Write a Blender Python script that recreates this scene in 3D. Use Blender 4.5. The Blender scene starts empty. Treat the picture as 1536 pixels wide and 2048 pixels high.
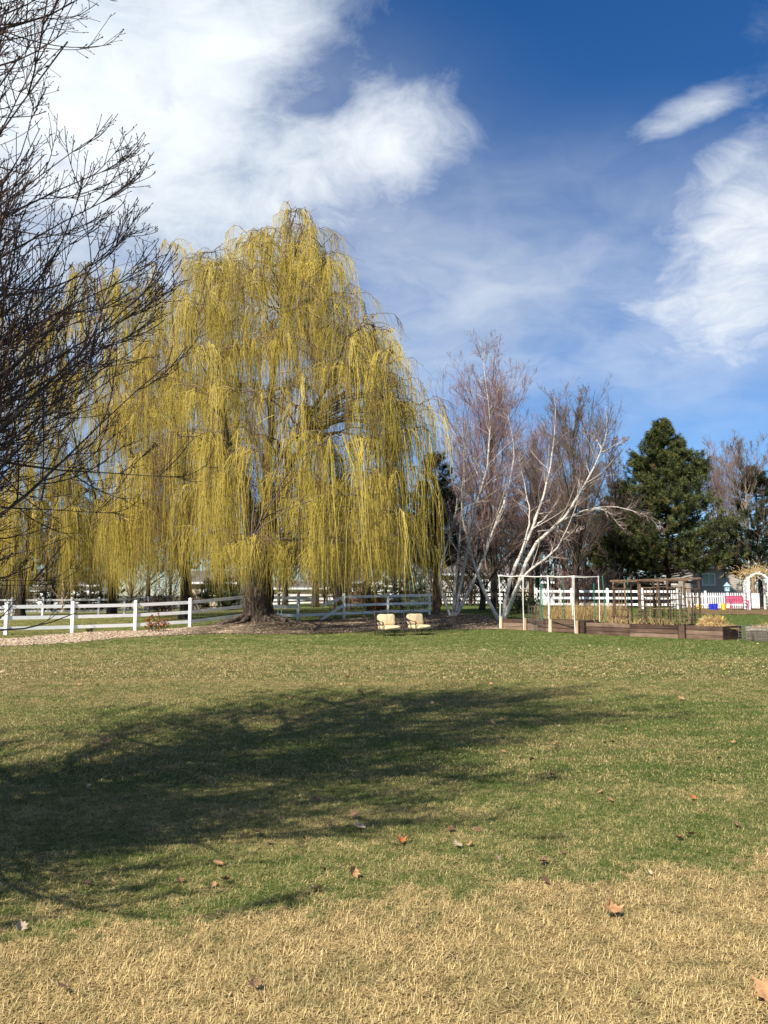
import bpy, math, random
import numpy as np
from mathutils import Vector

# ------------------------------------------------------------------ camera, world, sun, exposure
SC = bpy.context.scene
COL = SC.collection
F = 1660.0                     # focal length in pixels of a 1536 x 2048 picture
PITCH = math.atan(166.0 / F)
CAMZ = 1.6
cam_data = bpy.data.cameras.new('camera')
cam_data.sensor_fit = 'VERTICAL'
cam_data.sensor_height = 36.0
cam_data.lens = 36.0 * F / 2048.0
cam_data.clip_start = 0.05
cam_data.clip_end = 3000
CAM = bpy.data.objects.new('camera', cam_data)
COL.objects.link(CAM)
CAM.location = (0, 0, CAMZ)
CAM.rotation_euler = (math.pi / 2 + PITCH, 0, 0)
SC.camera = CAM

SUN_EL = math.radians(44)
SUN_BACK = math.radians(53)    # sun stands to the left, this far behind the camera plane
TO_SUN = Vector((-math.cos(SUN_BACK) * math.cos(SUN_EL), -math.sin(SUN_BACK) * math.cos(SUN_EL), math.sin(SUN_EL)))
sun_data = bpy.data.lights.new('sun', 'SUN')
sun_data.energy = 5.0
sun_data.angle = math.radians(0.53)
sun_data.color = (1.0, 0.94, 0.84)
SUN = bpy.data.objects.new('sun', sun_data)
COL.objects.link(SUN)
SUN.location = (-40, -20, 50)
SUN.rotation_euler = (-TO_SUN).to_track_quat('-Z', 'Y').to_euler()

SC.view_settings.view_transform = 'Standard'
SC.view_settings.look = 'None'
SC.view_settings.exposure = 0.75
SC.view_settings.gamma = 1.0
SC.view_settings.use_curve_mapping = False


ORD = ('first second third fourth fifth sixth seventh eighth ninth tenth eleventh twelfth thirteenth fourteenth fifteenth sixteenth seventeenth '
       'eighteenth nineteenth twentieth twenty-first twenty-second twenty-third twenty-fourth twenty-fifth twenty-sixth twenty-seventh twenty-eighth').split()


class NT:
    """small helper to write node trees"""
    def __init__(s, nt):
        s.nt = nt

    def new(s, typ, **props):
        n = s.nt.nodes.new(typ)
        for k, v in props.items():
            setattr(n, k, v)
        return n

    def put(s, sock, v):
        if isinstance(v, bpy.types.NodeSocket):
            s.nt.links.new(v, sock)
        elif v is not None:
            if hasattr(sock.default_value, '__len__') and not hasattr(v, '__len__'):
                v = (v,) * len(sock.default_value)
            if hasattr(sock.default_value, '__len__') and len(sock.default_value) == 4 and len(v) == 3:
                v = (*v, 1)
            sock.default_value = v

    def math(s, op, a, b=None, c=None, clamp=False):
        n = s.new('ShaderNodeMath', operation=op, use_clamp=clamp)
        s.put(n.inputs[0], a); s.put(n.inputs[1], b); s.put(n.inputs[2], c)
        return n.outputs[0]

    def vmath(s, op, a, b=None, out=0):
        n = s.new('ShaderNodeVectorMath', operation=op)
        s.put(n.inputs[0], a); s.put(n.inputs[1], b)
        return n.outputs[out]

    def mix(s, fac, a, b, blend='MIX'):
        n = s.new('ShaderNodeMix', data_type='RGBA', blend_type=blend)
        s.put(n.inputs[0], fac); s.put(n.inputs[6], a); s.put(n.inputs[7], b)
        return n.outputs[2]

    def smooth(s, v, lo, hi, o0=0.0, o1=1.0):
        n = s.new('ShaderNodeMapRange', interpolation_type='SMOOTHSTEP', clamp=True)
        s.put(n.inputs[0], v); s.put(n.inputs[1], lo); s.put(n.inputs[2], hi)
        s.put(n.inputs[3], o0); s.put(n.inputs[4], o1)
        return n.outputs[0]

    def noise(s, vec, scale, detail=4, rough=0.55, dist=0.0, col=False):
        n = s.new('ShaderNodeTexNoise')
        s.put(n.inputs['Vector'], vec); s.put(n.inputs['Scale'], scale)
        s.put(n.inputs['Detail'], detail); s.put(n.inputs['Roughness'], rough)
        s.put(n.inputs['Distortion'], dist)
        return n.outputs['Color' if col else 'Fac']

    def ramp(s, fac, stops):
        n = s.new('ShaderNodeValToRGB')
        els = n.color_ramp.elements
        while len(els) < len(stops):
            els.new(0.5)
        for e, (p, c) in zip(els, stops):
            e.position = p
            e.color = (*c, 1) if hasattr(c, '__len__') else (c, c, c, 1)
        s.put(n.inputs[0], fac)
        return n.outputs[0]

    def xyz(s, v):
        n = s.new('ShaderNodeSeparateXYZ'); s.put(n.inputs[0], v)
        return n.outputs

    def comb(s, x, y, z):
        n = s.new('ShaderNodeCombineXYZ')
        s.put(n.inputs[0], x); s.put(n.inputs[1], y); s.put(n.inputs[2], z)
        return n.outputs[0]


def ray(px, py):
    X = (px - 768) / F; Y = (1024 - py) / F
    c, s_ = math.cos(PITCH), math.sin(PITCH)
    return Vector((X, c - Y * s_, s_ + Y * c))


# ---- sky with broken clouds, laid out by direction
world = bpy.data.worlds.new('World')
SC.world = world
world.use_nodes = True
wn = world.node_tree
wn.nodes.clear()
w = NT(wn)
SKY_STRENGTH = 0.068
sky = w.new('ShaderNodeTexSky', sky_type='NISHITA')
sky.sun_disc = False
sky.sun_elevation = SUN_EL
# azimuth clockwise from +Y: the sun stands at -(90 + back) degrees
sky.sun_rotation = math.radians(-90) - SUN_BACK
sky.altitude = 800
sky.air_density = 1.0
sky.dust_density = 0.1
sky.ozone_density = 3.0
dirv = w.vmath('NORMALIZE', w.new('ShaderNodeTexCoord').outputs['Generated'])
dx, dy, dz = w.xyz(dirv)
zz = w.math('ADD', w.math('MAXIMUM', dz, 0.0), 0.22)
plane = w.comb(w.math('DIVIDE', dx, zz), w.math('DIVIDE', dy, zz), 0.0)
warp = w.noise(plane, 1.3, 4, 0.6, col=True)
pw = w.vmath('ADD', plane, w.vmath('MULTIPLY', w.vmath('SUBTRACT', warp, (0.5, 0.5, 0.5)), (0.5, 0.5, 0.0)))
n_big = w.noise(pw, 1.25, 9, 0.64)
n_det = w.noise(pw, 5.5, 7, 0.66)
fb = w.math('ADD', w.math('MULTIPLY', n_big, 0.58), w.math('MULTIPLY', n_det, 0.42))


def blob(px, py, rx, ry, rot=0.0, soft=0.25):
    """1 inside an ellipse of directions round pixel direction (px, py), radii in pixels"""
    d = ray(px, py).normalized()
    right = Vector((d.y, -d.x, 0)).normalized()
    up = right.cross(d)
    r2 = right * math.cos(rot) + up * math.sin(rot)
    u2 = -right * math.sin(rot) + up * math.cos(rot)
    q = w.vmath('SUBTRACT', dirv, tuple(d))
    a = w.vmath('DOT_PRODUCT', q, tuple(r2 * (F / rx)), out=1)
    b = w.vmath('DOT_PRODUCT', q, tuple(u2 * (F / ry)), out=1)
    c = w.vmath('DOT_PRODUCT', q, tuple(d * (F / max(rx, ry))), out=1)
    r = w.vmath('LENGTH', w.comb(a, b, c), out=1)
    return w.smooth(r, 1.0 + soft, 1.0 - soft)


# coverage bias: how much cloud there is in each part of the sky
cov = None
for args, wt in [((250, 150, 440, 430, 0.0, 0.6), 0.44),
                 ((780, 265, 350, 130, 0.15, 1.0), 0.36),
                 ((520, 370, 330, 130, -0.1, 0.6), 0.22),
                 ((-500, 200, 620, 700, 0.0, 0.6), 0.25),
                 ((1460, 510, 320, 190, 0.40, 0.75), 0.37),
                 ((1570, 330, 190, 110, 0.2, 0.7), 0.20),
                 ((1540, 90, 130, 110, 0.9, 0.7), 0.16),
                 ((1340, 236, 115, 40, 0.22, 0.8), 0.40),
                 ((1080, 600, 340, 130, 0.0, 0.8), 0.15),
                 ((2100, 350, 480, 420, 0.0, 0.6), 0.22)]:
    v = w.math('MULTIPLY', blob(*args), wt)
    cov = v if cov is None else w.math('MAXIMUM', cov, v)
# elsewhere: scattered fair-weather cloud of the same kind
behind = w.smooth(dy, 0.45, 0.05, 0.0, 0.16)
cov = w.math('MAXIMUM', cov, behind)
# clear blue holes
for args, wt in [((590, 195, 85, 60, 0.3, 0.8), 0.16), ((1130, 330, 210, 330, 0.0, 0.7), 0.16), ((100, 640, 140, 160, 0, .8), 0.12),
                 ((1120, 60, 330, 120, 0.0, 0.7), 0.14)]:
    cov = w.math('SUBTRACT', cov, w.math('MULTIPLY', blob(*args), wt))
dens = w.smooth(w.math('ADD', fb, cov), 0.58, 0.98)
# thin veil low over the middle of the view and near the horizon
veil = w.math('MULTIPLY', w.math('MAXIMUM', blob(900, 620, 620, 240, 0.0, 0.8), blob(300, 560, 700, 330, 0, .8)),
              w.smooth(w.noise(pw, 1.7, 6, 0.6), 0.30, 0.70, 0.22, 0.85))
veil = w.math('MULTIPLY', veil, 0.82)
dens = w.math('MAXIMUM', dens, veil)
shade = w.smooth(w.noise(w.vmath('ADD', pw, (0.13, 0.21, 0.0)), 1.9, 6, 0.6), 0.30, 0.66)
toward_sun = w.vmath('DOT_PRODUCT', dirv, tuple(TO_SUN), out=1)
glow = w.smooth(toward_sun, -0.4, 0.7, 0.94, 1.25)
cl = w.mix(shade, (6.5, 7.3, 8.1), (9.2, 9.6, 9.9))
cl = w.vmath('SCALE', cl)
cl.node.inputs[3].default_value = 1.0
w.put(cl.node.inputs[3], glow)
hs = w.new('ShaderNodeHueSaturation'); hs.inputs['Saturation'].default_value = 1.28
w.put(hs.inputs['Color'], sky.outputs[0])
skyc = w.mix(1.0, hs.outputs[0], (0.85, 0.97, 1.13), 'MULTIPLY')
final = w.mix(dens, skyc, cl)
bg = w.new('ShaderNodeBackground')
w.put(bg.inputs[0], final)
bg.inputs[1].default_value = SKY_STRENGTH
wo = w.new('ShaderNodeOutputWorld')
wn.links.new(bg.outputs[0], wo.inputs[0])


# ------------------------------------------------------------------ helpers: terrain, geometry, objects
def sstep(a, b, x):
    t = np.clip((x - a) / (b - a), 0, 1)
    return t * t * (3 - 2 * t)


WX, WY = -5.85, 39.0           # the big willow


def gz(x, y):
    x = np.asarray(x, float); y = np.asarray(y, float)
    s = 0.039 * (np.logaddexp(0, (np.minimum(y, 47) - 35) * 1.2) / 1.2) + 0.016 * np.clip(y - 47, 0, 14)
    m = 0.2 + 0.8 * sstep(-22, -6, x)
    mound = 0.27 * np.exp(-((x - WX) ** 2 + (y - WY) ** 2) / (2 * 1.7 ** 2))
    return s * m + mound


def W(px, py, d):
    """world point that stands at depth d and shows at pixel px, py"""
    r = ray(px, py)
    t = d / r.y
    return np.array([r.x * t, d, CAMZ + r.z * t])


def G(px, d):
    """ground point below pixel column px at depth d"""
    x = (px - 768) / F * d * 1.003
    return np.array([x, d, float(gz(x, d))])


def GP(px, py):
    """ground point seen at pixel"""
    r = ray(px, py)
    t = 1.0
    lo, hi = 0.5, 2000
    for _ in range(60):
        t = (lo + hi) / 2
        if CAMZ + r.z * t > float(gz(r.x * t, r.y * t)):
            lo = t
        else:
            hi = t
    return np.array([r.x * t, r.y * t, float(gz(r.x * t, r.y * t))])


class Geo:
    def __init__(s):
        s.V = []; s.L = []; s.S = []; s.T = []; s.n = 0

    def add(s, V, F_, tint=0.5):
        V = np.asarray(V, float).reshape(-1, 3); F_ = np.asarray(F_, int)
        s.V.append(V)
        s.L.append((F_ + s.n).ravel()); s.S.append(np.full(len(F_), F_.shape[1]))
        s.T.append(np.broadcast_to(np.asarray(tint, float), (len(V),)).copy() if np.ndim(tint) == 0 else np.asarray(tint, float))
        s.n += len(V)
        return s

    def tubes(s, P, R, k=4, tint=None, rng=None):
        """P (M,N,3) centre lines, R (M,N) radii, k-sided"""
        P = np.asarray(P, float); R = np.asarray(R, float)
        M, N, _ = P.shape
        if M == 0:
            return s
        T = np.empty_like(P)
        T[:, 1:-1] = P[:, 2:] - P[:, :-2]; T[:, 0] = P[:, 1] - P[:, 0]; T[:, -1] = P[:, -1] - P[:, -2]
        T /= np.linalg.norm(T, axis=2, keepdims=True) + 1e-9
        mean = P[:, -1] - P[:, 0]
        ref = np.where((np.abs(mean[:, 2]) > 0.8 * np.linalg.norm(mean, axis=1))[:, None], [[1.0, 0.13, 0.0]], [[0.0, 0.11, 1.0]])
        A = np.cross(T, ref[:, None, :]); A /= np.linalg.norm(A, axis=2, keepdims=True) + 1e-9
        B = np.cross(T, A)
        ang = np.arange(k) * 2 * math.pi / k
        V = P[:, :, None, :] + R[:, :, None, None] * (np.cos(ang)[None, None, :, None] * A[:, :, None, :] + np.sin(ang)[None, None, :, None] * B[:, :, None, :])
        base = (np.arange(M) * N * k)[:, None, None] + (np.arange(N - 1) * k)[None, :, None]
        j = np.arange(k)[None, None, :]; j2 = (np.arange(k) + 1)[None, None, :] % k
        Fq = np.stack([base + j, base + j2, base + k + j2, base + k + j], axis=-1).reshape(-1, 4)
        if tint is None:
            tt = 0.5
        else:
            tt = np.repeat(np.asarray(tint, float), N * k) if np.ndim(tint) == 1 else np.repeat(np.asarray(tint, float).reshape(-1), k)
        s.add(V.reshape(-1, 3), Fq, tt)
        return s

    def tube(s, pts, rad, k=8, tint=0.5, cap=True):
        pts = np.asarray(pts, float); rad = np.broadcast_to(np.asarray(rad, float), (len(pts),))
        n0 = s.n
        s.tubes(pts[None], rad[None], k, np.array([tint]))
        if cap:
            V = []
            a = s.V[-1]
            for row, c in ((a[:k], pts[0]), (a[-k:], pts[-1])):
                V = np.vstack([row, c])
                s.add(V, [[i, (i + 1) % k, k] for i in range(k)], tint)
        return s

    def box(s, c, size, rz=0.0, tint=0.5, rx=0.0, ry=0.0, taper=1.0):
        sx, sy, sz = (np.asarray(size, float) / 2)
        V = np.array([[x * sx * (taper if z > 0 else 1), y * sy * (taper if z > 0 else 1), z * sz] for z in (-1, 1) for y in (-1, 1) for x in (-1, 1)])
        V = rot(V, rx, ry, rz) + np.asarray(c, float)
        s.add(V, [[0, 2, 3, 1], [4, 5, 7, 6], [0, 1, 5, 4], [2, 6, 7, 3], [0, 4, 6, 2], [1, 3, 7, 5]], tint)
        return s

    def beam(s, a, b, wdt, hgt, tint=0.5):
        """bar from a to b, wdt across, hgt up"""
        a = np.asarray(a, float); b = np.asarray(b, float)
        t = b - a; L = np.linalg.norm(t); t /= L
        up = np.array([0, 0, 1.0]) if abs(t[2]) < 0.95 else np.array([0, 1.0, 0])
        sd = np.cross(t, up); sd /= np.linalg.norm(sd); up = np.cross(sd, t)
        V = []
        for e in (a, b):
            for q, r in ((-1, -1), (1, -1), (1, 1), (-1, 1)):
                V.append(e + sd * q * wdt / 2 + up * r * hgt / 2)
        s.add(V, [[3, 2, 1, 0], [4, 5, 6, 7], [0, 1, 5, 4], [1, 2, 6, 5], [2, 3, 7, 6], [3, 0, 4, 7]], tint)
        return s

    def mesh(s, name, mat, off=(0, 0, 0), smooth=False):
        me = bpy.data.meshes.new(name)
        V = np.concatenate(s.V) - np.asarray(off, float)
        L = np.concatenate(s.L).astype(np.int32); S = np.concatenate(s.S).astype(np.int32)
        me.vertices.add(len(V)); me.vertices.foreach_set('co', V.astype(np.float32).ravel())
        me.loops.add(len(L)); me.loops.foreach_set('vertex_index', L)
        me.polygons.add(len(S))
        st = np.zeros(len(S), np.int32); st[1:] = np.cumsum(S)[:-1]
        me.polygons.foreach_set('loop_start', st)
        me.polygons.foreach_set('use_smooth', np.full(len(S), smooth))
        at = me.attributes.new('tint', 'FLOAT', 'POINT')
        at.data.foreach_set('value', np.concatenate(s.T).astype(np.float32))
        me.update(calc_edges=True)
        me.materials.append(mat)
        return me

    def build(s, name, mat, parent=None, smooth=False, loc=None, kind=None, label=None):
        off = np.array(world_loc(parent)) if parent is not None else np.array(loc if loc is not None else (0, 0, 0), float)
        o = bpy.data.objects.new(name, s.mesh(name, mat, off, smooth))
        COL.objects.link(o)
        if parent is not None:
            o.parent = parent
        else:
            o.location = off
        if kind: o['kind'] = kind
        if label: o['label'] = label
        return o


def world_loc(o):
    p = Vector((0, 0, 0))
    while o is not None:
        p = p + o.location; o = o.parent
    return tuple(p)


def rot(V, rx=0.0, ry=0.0, rz=0.0):
    V = np.asarray(V, float)
    if rx:
        c, s = math.cos(rx), math.sin(rx); V = V @ np.array([[1, 0, 0], [0, c, s], [0, -s, c]])
    if ry:
        c, s = math.cos(ry), math.sin(ry); V = V @ np.array([[c, 0, -s], [0, 1, 0], [s, 0, c]])
    if rz:
        c, s = math.cos(rz), math.sin(rz); V = V @ np.array([[c, s, 0], [-s, c, 0], [0, 0, 1]])
    return V


def tag(o, label=None, cat=None, group=None, kind=None):
    if label: o['label'] = label
    if cat: o['category'] = cat
    if group: o['group'] = group
    if kind: o['kind'] = kind
    return o


def thing(name, label, cat, loc=(0, 0, 0), rz=0.0, group=None):
    o = bpy.data.objects.new(name, None)
    o.empty_display_size = 0.2
    COL.objects.link(o)
    o.location = tuple(float(v) for v in loc); o.rotation_euler = (0, 0, rz)
    return tag(o, label, cat, group)


def copy_tree(o, parent=None):
    c = o.copy(); COL.objects.link(c)
    if parent is not None: c.parent = parent
    for ch in list(o.children):
        copy_tree(ch, c)
    return c


# ------------------------------------------------------------------ materials
def material(name, build, rough=0.85, spec=0.2, bump=None, metallic=0.0):
    m = bpy.data.materials.new(name); m.use_nodes = True
    nt = m.node_tree; nt.nodes.clear(); n = NT(nt)
    p = n.new('ShaderNodeBsdfPrincipled')
    c = build(n)
    hgt = None
    if isinstance(c, tuple) and len(c) == 2:
        c, hgt = c
    n.put(p.inputs['Base Color'], c)
    n.put(p.inputs['Roughness'], rough)
    n.put(p.inputs['Specular IOR Level'], spec)
    n.put(p.inputs['Metallic'], metallic)
    if hgt is not None:
        b = n.new('ShaderNodeBump'); b.inputs['Strength'].default_value = bump or 0.4
        b.inputs['Distance'].default_value = 0.02
        n.put(b.inputs['Height'], hgt); nt.links.new(b.outputs[0], p.inputs['Normal'])
    o = n.new('ShaderNodeOutputMaterial'); nt.links.new(p.outputs[0], o.inputs[0])
    return m


def obj_co(n):
    return n.new('ShaderNodeTexCoord').outputs['Object']


def pos(n):
    return n.new('ShaderNodeNewGeometry').outputs['Position']


def tint(n):
    a = n.new('ShaderNodeAttribute'); a.attribute_name = 'tint'
    return a.outputs['Fac']


def mottled(c1, c2, scale=6.0, stretch=(1, 1, 1), lo=0.35, hi=0.65):
    def f(n):
        v = n.vmath('MULTIPLY', pos(n), stretch)
        t = n.smooth(n.noise(v, scale, 6, 0.62), lo, hi)
        return n.mix(t, c1, c2), t
    return f


def tinted(stops, scale=2.0, amt=0.25):
    def f(n):
        t = n.math('ADD', tint(n), n.math('MULTIPLY', n.math('SUBTRACT', n.noise(pos(n), scale, 3), 0.5), amt))
        return n.ramp(t, stops)
    return f


M = {}
M['bark_dark'] = material('bark_dark', mottled((0.025, 0.019, 0.015), (0.085, 0.066, 0.050), 9, (1, 1, 0.25)), 0.95, 0.1, 1.0)
M['bark_grey'] = material('bark_grey', mottled((0.035, 0.026, 0.019), (0.145, 0.110, 0.080), 9, (1, 1, 0.22)), 0.95, 0.1, 1.0)
M['bark_tan'] = material('bark_tan', mottled((0.16, 0.11, 0.075), (0.36, 0.27, 0.19), 7, (1, 1, 0.35)), 0.95, 0.1, 0.8)
M['bark_rust'] = material('bark_rust', mottled((0.10, 0.045, 0.028), (0.30, 0.17, 0.105), 6, (1, 1, 0.4)), 0.95, 0.1, 0.9)
M['twig_near'] = material('twig_near', tinted([(0.0, (0.035, 0.028, 0.026)), (0.5, (0.075, 0.052, 0.042)), (0.8, (0.15, 0.072, 0.046)), (1.0, (0.25, 0.10, 0.056))], 5), 0.6, 0.35)
M['limb_near'] = material('limb_near', mottled((0.04, 0.033, 0.03), (0.12, 0.10, 0.088), 14, (1, 1, 1)), 0.8, 0.25, 0.5)
M['willow'] = material('willow', tinted([(0.0, (0.15, 0.095, 0.04)), (0.16, (0.25, 0.17, 0.06)), (0.24, (0.27, 0.22, 0.04)), (0.6, (0.54, 0.41, 0.075)), (1.0, (0.74, 0.575, 0.15))], 0.5, 0.3), 0.75, 0.2)
M['twig_red'] = material('twig_red', tinted([(0.0, (0.14, 0.10, 0.09)), (0.5, (0.24, 0.16, 0.14)), (1.0, (0.36, 0.21, 0.19))], 0.6), 0.85, 0.15)
M['twig_brown'] = material('twig_brown', tinted([(0.0, (0.09, 0.066, 0.052)), (0.5, (0.17, 0.125, 0.095)), (1.0, (0.28, 0.205, 0.15))], 0.6), 0.85, 0.15)
M['twig_dark'] = material('twig_dark', tinted([(0.0, (0.03, 0.022, 0.018)), (0.5, (0.06, 0.043, 0.034)), (1.0, (0.105, 0.072, 0.053))], 0.6), 0.85, 0.15)
M['straw'] = material('straw', tinted([(0.0, (0.27, 0.165, 0.07)), (0.5, (0.42, 0.28, 0.12)), (1.0, (0.60, 0.44, 0.2))], 2.0), 0.9, 0.1)
M['needle'] = material('needle', tinted([(0.0, (0.015, 0.020, 0.007)), (0.4, (0.048, 0.058, 0.016)), (0.75, (0.10, 0.112, 0.03)), (0.93, (0.14, 0.145, 0.045)), (1.0, (0.2, 0.105, 0.035))], 0.7, 0.25), 0.7, 0.25)
M['needle_dark'] = material('needle_dark', tinted([(0.0, (0.010, 0.016, 0.008)), (0.5, (0.022, 0.034, 0.016)), (1.0, (0.05, 0.062, 0.03))], 0.7, 0.25), 0.75, 0.2)
M['needle_blue'] = material('needle_blue', tinted([(0.0, (0.03, 0.05, 0.035)), (0.5, (0.075, 0.11, 0.085)), (1.0, (0.15, 0.19, 0.155))], 0.9, 0.2), 0.75, 0.2)
M['leaf_green'] = material('leaf_green', tinted([(0.0, (0.018, 0.03, 0.010)), (0.5, (0.04, 0.065, 0.02)), (1.0, (0.08, 0.10, 0.03))], 2.0, 0.3), 0.7, 0.25)
M['leaf_rust'] = material('leaf_rust', tinted([(0.0, (0.16, 0.05, 0.02)), (0.5, (0.34, 0.12, 0.045)), (1.0, (0.50, 0.22, 0.08))], 2.0, 0.3), 0.85, 0.15)


def birch_bark(n):
    p = pos(n)
    band = n.noise(n.vmath('MULTIPLY', p, (3.0, 3.0, 16.0)), 1.6, 4, 0.6)
    big = n.noise(p, 2.2, 3, 0.6)
    t = n.smooth(n.math('ADD', n.math('MULTIPLY', band, 0.7), n.math('MULTIPLY', big, 0.3)), 0.47, 0.64)
    return n.mix(t, (0.58, 0.53, 0.46), (0.11, 0.085, 0.07)), t


M['birch'] = material('birch', birch_bark, 0.75, 0.2, 0.3)
M['birch_branch'] = material('birch_branch', tinted([(0.0, (0.13, 0.085, 0.075)), (0.5, (0.34, 0.27, 0.22)), (1.0, (0.62, 0.55, 0.46))], 1.0), 0.8, 0.2)


def white_paint(n):
    p = pos(n)
    dirt = n.smooth(n.noise(n.vmath('MULTIPLY', p, (1.5, 1.5, 4.0)), 2.0, 6, 0.65), 0.42, 0.80)
    return n.mix(n.math('MULTIPLY', dirt, 0.45), (0.80, 0.80, 0.79), (0.50, 0.47, 0.42))


M['vinyl'] = material('vinyl', white_paint, 0.45, 0.4)
M['pvc'] = material('pvc', mottled((0.80, 0.78, 0.74), (0.68, 0.62, 0.52), 3.0), 0.4, 0.45)


def plank(c1, c2, c3, grain=(1.2, 1.2, 30)):
    def f(n):
        p = pos(n)
        g = n.noise(n.vmath('MULTIPLY', p, grain), 1.0, 7, 0.65, 0.3)
        b = n.noise(p, 1.7, 5, 0.65)
        oi = n.new('ShaderNodeObjectInfo').outputs['Random']
        t = n.math('ADD', n.math('MULTIPLY', g, 0.6), n.math('MULTIPLY', b, 0.5))
        t = n.math('ADD', t, n.math('MULTIPLY', n.math('SUBTRACT', oi, 0.5), 0.5))
        return n.ramp(t, [(0.32, c1), (0.55, c2), (0.80, c3)]), g
    return f


M['bed_wood'] = material('bed_wood', plank((0.04, 0.025, 0.018), (0.115, 0.07, 0.048), (0.26, 0.175, 0.12)), 0.85, 0.2, 0.6)
M['grey_wood'] = material('grey_wood', plank((0.14, 0.11, 0.085), (0.27, 0.22, 0.17), (0.40, 0.34, 0.27)), 0.9, 0.15, 0.6)
M['tan_wood'] = material('tan_wood', plank((0.34, 0.22, 0.12), (0.52, 0.37, 0.22), (0.62, 0.47, 0.30), (20, 20, 1.5)), 0.8, 0.2, 0.4)
M['trellis_wood'] = material('trellis_wood', plank((0.04, 0.025, 0.017), (0.105, 0.065, 0.043), (0.24, 0.16, 0.10), (9, 9, 9)), 0.85, 0.2, 0.5)
M['metal_bronze'] = material('metal_bronze', mottled((0.045, 0.036, 0.028), (0.11, 0.09, 0.07), 30), 0.5, 0.4, 0.1, 0.4)
M['metal_black'] = material('metal_black', mottled((0.012, 0.012, 0.013), (0.03, 0.03, 0.03), 20), 0.5, 0.4)
M['metal_wire'] = material('metal_wire', mottled((0.14, 0.125, 0.11), (0.28, 0.26, 0.23), 20), 0.5, 0.4, 0.1, 0.5)


def fabric(n):
    p = obj_co(n)
    weave = n.noise(p, 140, 2, 0.5)
    soft = n.noise(p, 5, 4, 0.6)
    return n.mix(soft, (0.60, 0.46, 0.26), (0.72, 0.58, 0.36)), n.math('ADD', n.math('MULTIPLY', weave, 0.3), soft)


M['fabric'] = material('fabric', fabric, 0.9, 0.1, 0.35)
M['rope'] = material('rope', mottled((0.55, 0.52, 0.46), (0.75, 0.72, 0.66), 25), 0.9, 0.1)
M['green_stake'] = material('green_stake', mottled((0.012, 0.16, 0.09), (0.03, 0.25, 0.14), 8), 0.5, 0.3)
M['pink'] = material('pink', mottled((0.40, 0.025, 0.09), (0.50, 0.045, 0.13), 6), 0.45, 0.4)
M['blue_plastic'] = material('blue_plastic', mottled((0.012, 0.02, 0.38), (0.03, 0.045, 0.5), 4), 0.4, 0.4)
M['yellow_plastic'] = material('yellow_plastic', mottled((0.72, 0.50, 0.02), (0.80, 0.60, 0.06), 4), 0.45, 0.4)
M['pale_blue'] = material('pale_blue', mottled((0.32, 0.52, 0.58), (0.45, 0.62, 0.66), 4), 0.6, 0.3)


def siding(c1, c2, course=0.18):
    def f(n):
        p = pos(n)
        z = n.xyz(p)[2]
        fr = n.math('FRACT', n.math('DIVIDE', z, course))
        line = n.smooth(fr, 0.0, 0.14)
        d = n.noise(n.vmath('MULTIPLY', p, (0.8, 0.8, 2.0)), 1.5, 5, 0.6)
        return n.mix(d, c1, c2), line
    return f


M['siding_white'] = material('siding_white', siding((0.70, 0.70, 0.69), (0.82, 0.82, 0.80)), 0.6, 0.3, 0.8)
M['siding_cream'] = material('siding_cream', siding((0.55, 0.46, 0.32), (0.66, 0.57, 0.42)), 0.7, 0.25, 0.8)
M['siding_beige'] = material('siding_beige', siding((0.40, 0.36, 0.30), (0.50, 0.46, 0.39)), 0.7, 0.25, 0.8)
M['siding_slate'] = material('siding_slate', siding((0.035, 0.045, 0.065), (0.06, 0.07, 0.095)), 0.6, 0.3, 0.8)
M['brick_red'] = material('brick_red', siding((0.36, 0.13, 0.09), (0.46, 0.19, 0.13), 0.08), 0.85, 0.2, 0.8)
M['roof_grey'] = material('roof_grey', siding((0.10, 0.09, 0.085), (0.19, 0.175, 0.16), 0.15), 0.9, 0.15, 0.8)
M['trim_white'] = material('trim_white', mottled((0.78, 0.78, 0.77), (0.82, 0.82, 0.81), 3), 0.5, 0.3)
M['glass'] = material('glass', mottled((0.03, 0.04, 0.045), (0.07, 0.085, 0.09), 0.8), 0.06, 0.6)
M['glass_green'] = material('glass_green', mottled((0.20, 0.30, 0.25), (0.30, 0.40, 0.34), 1.0), 0.12, 0.6)


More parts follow.
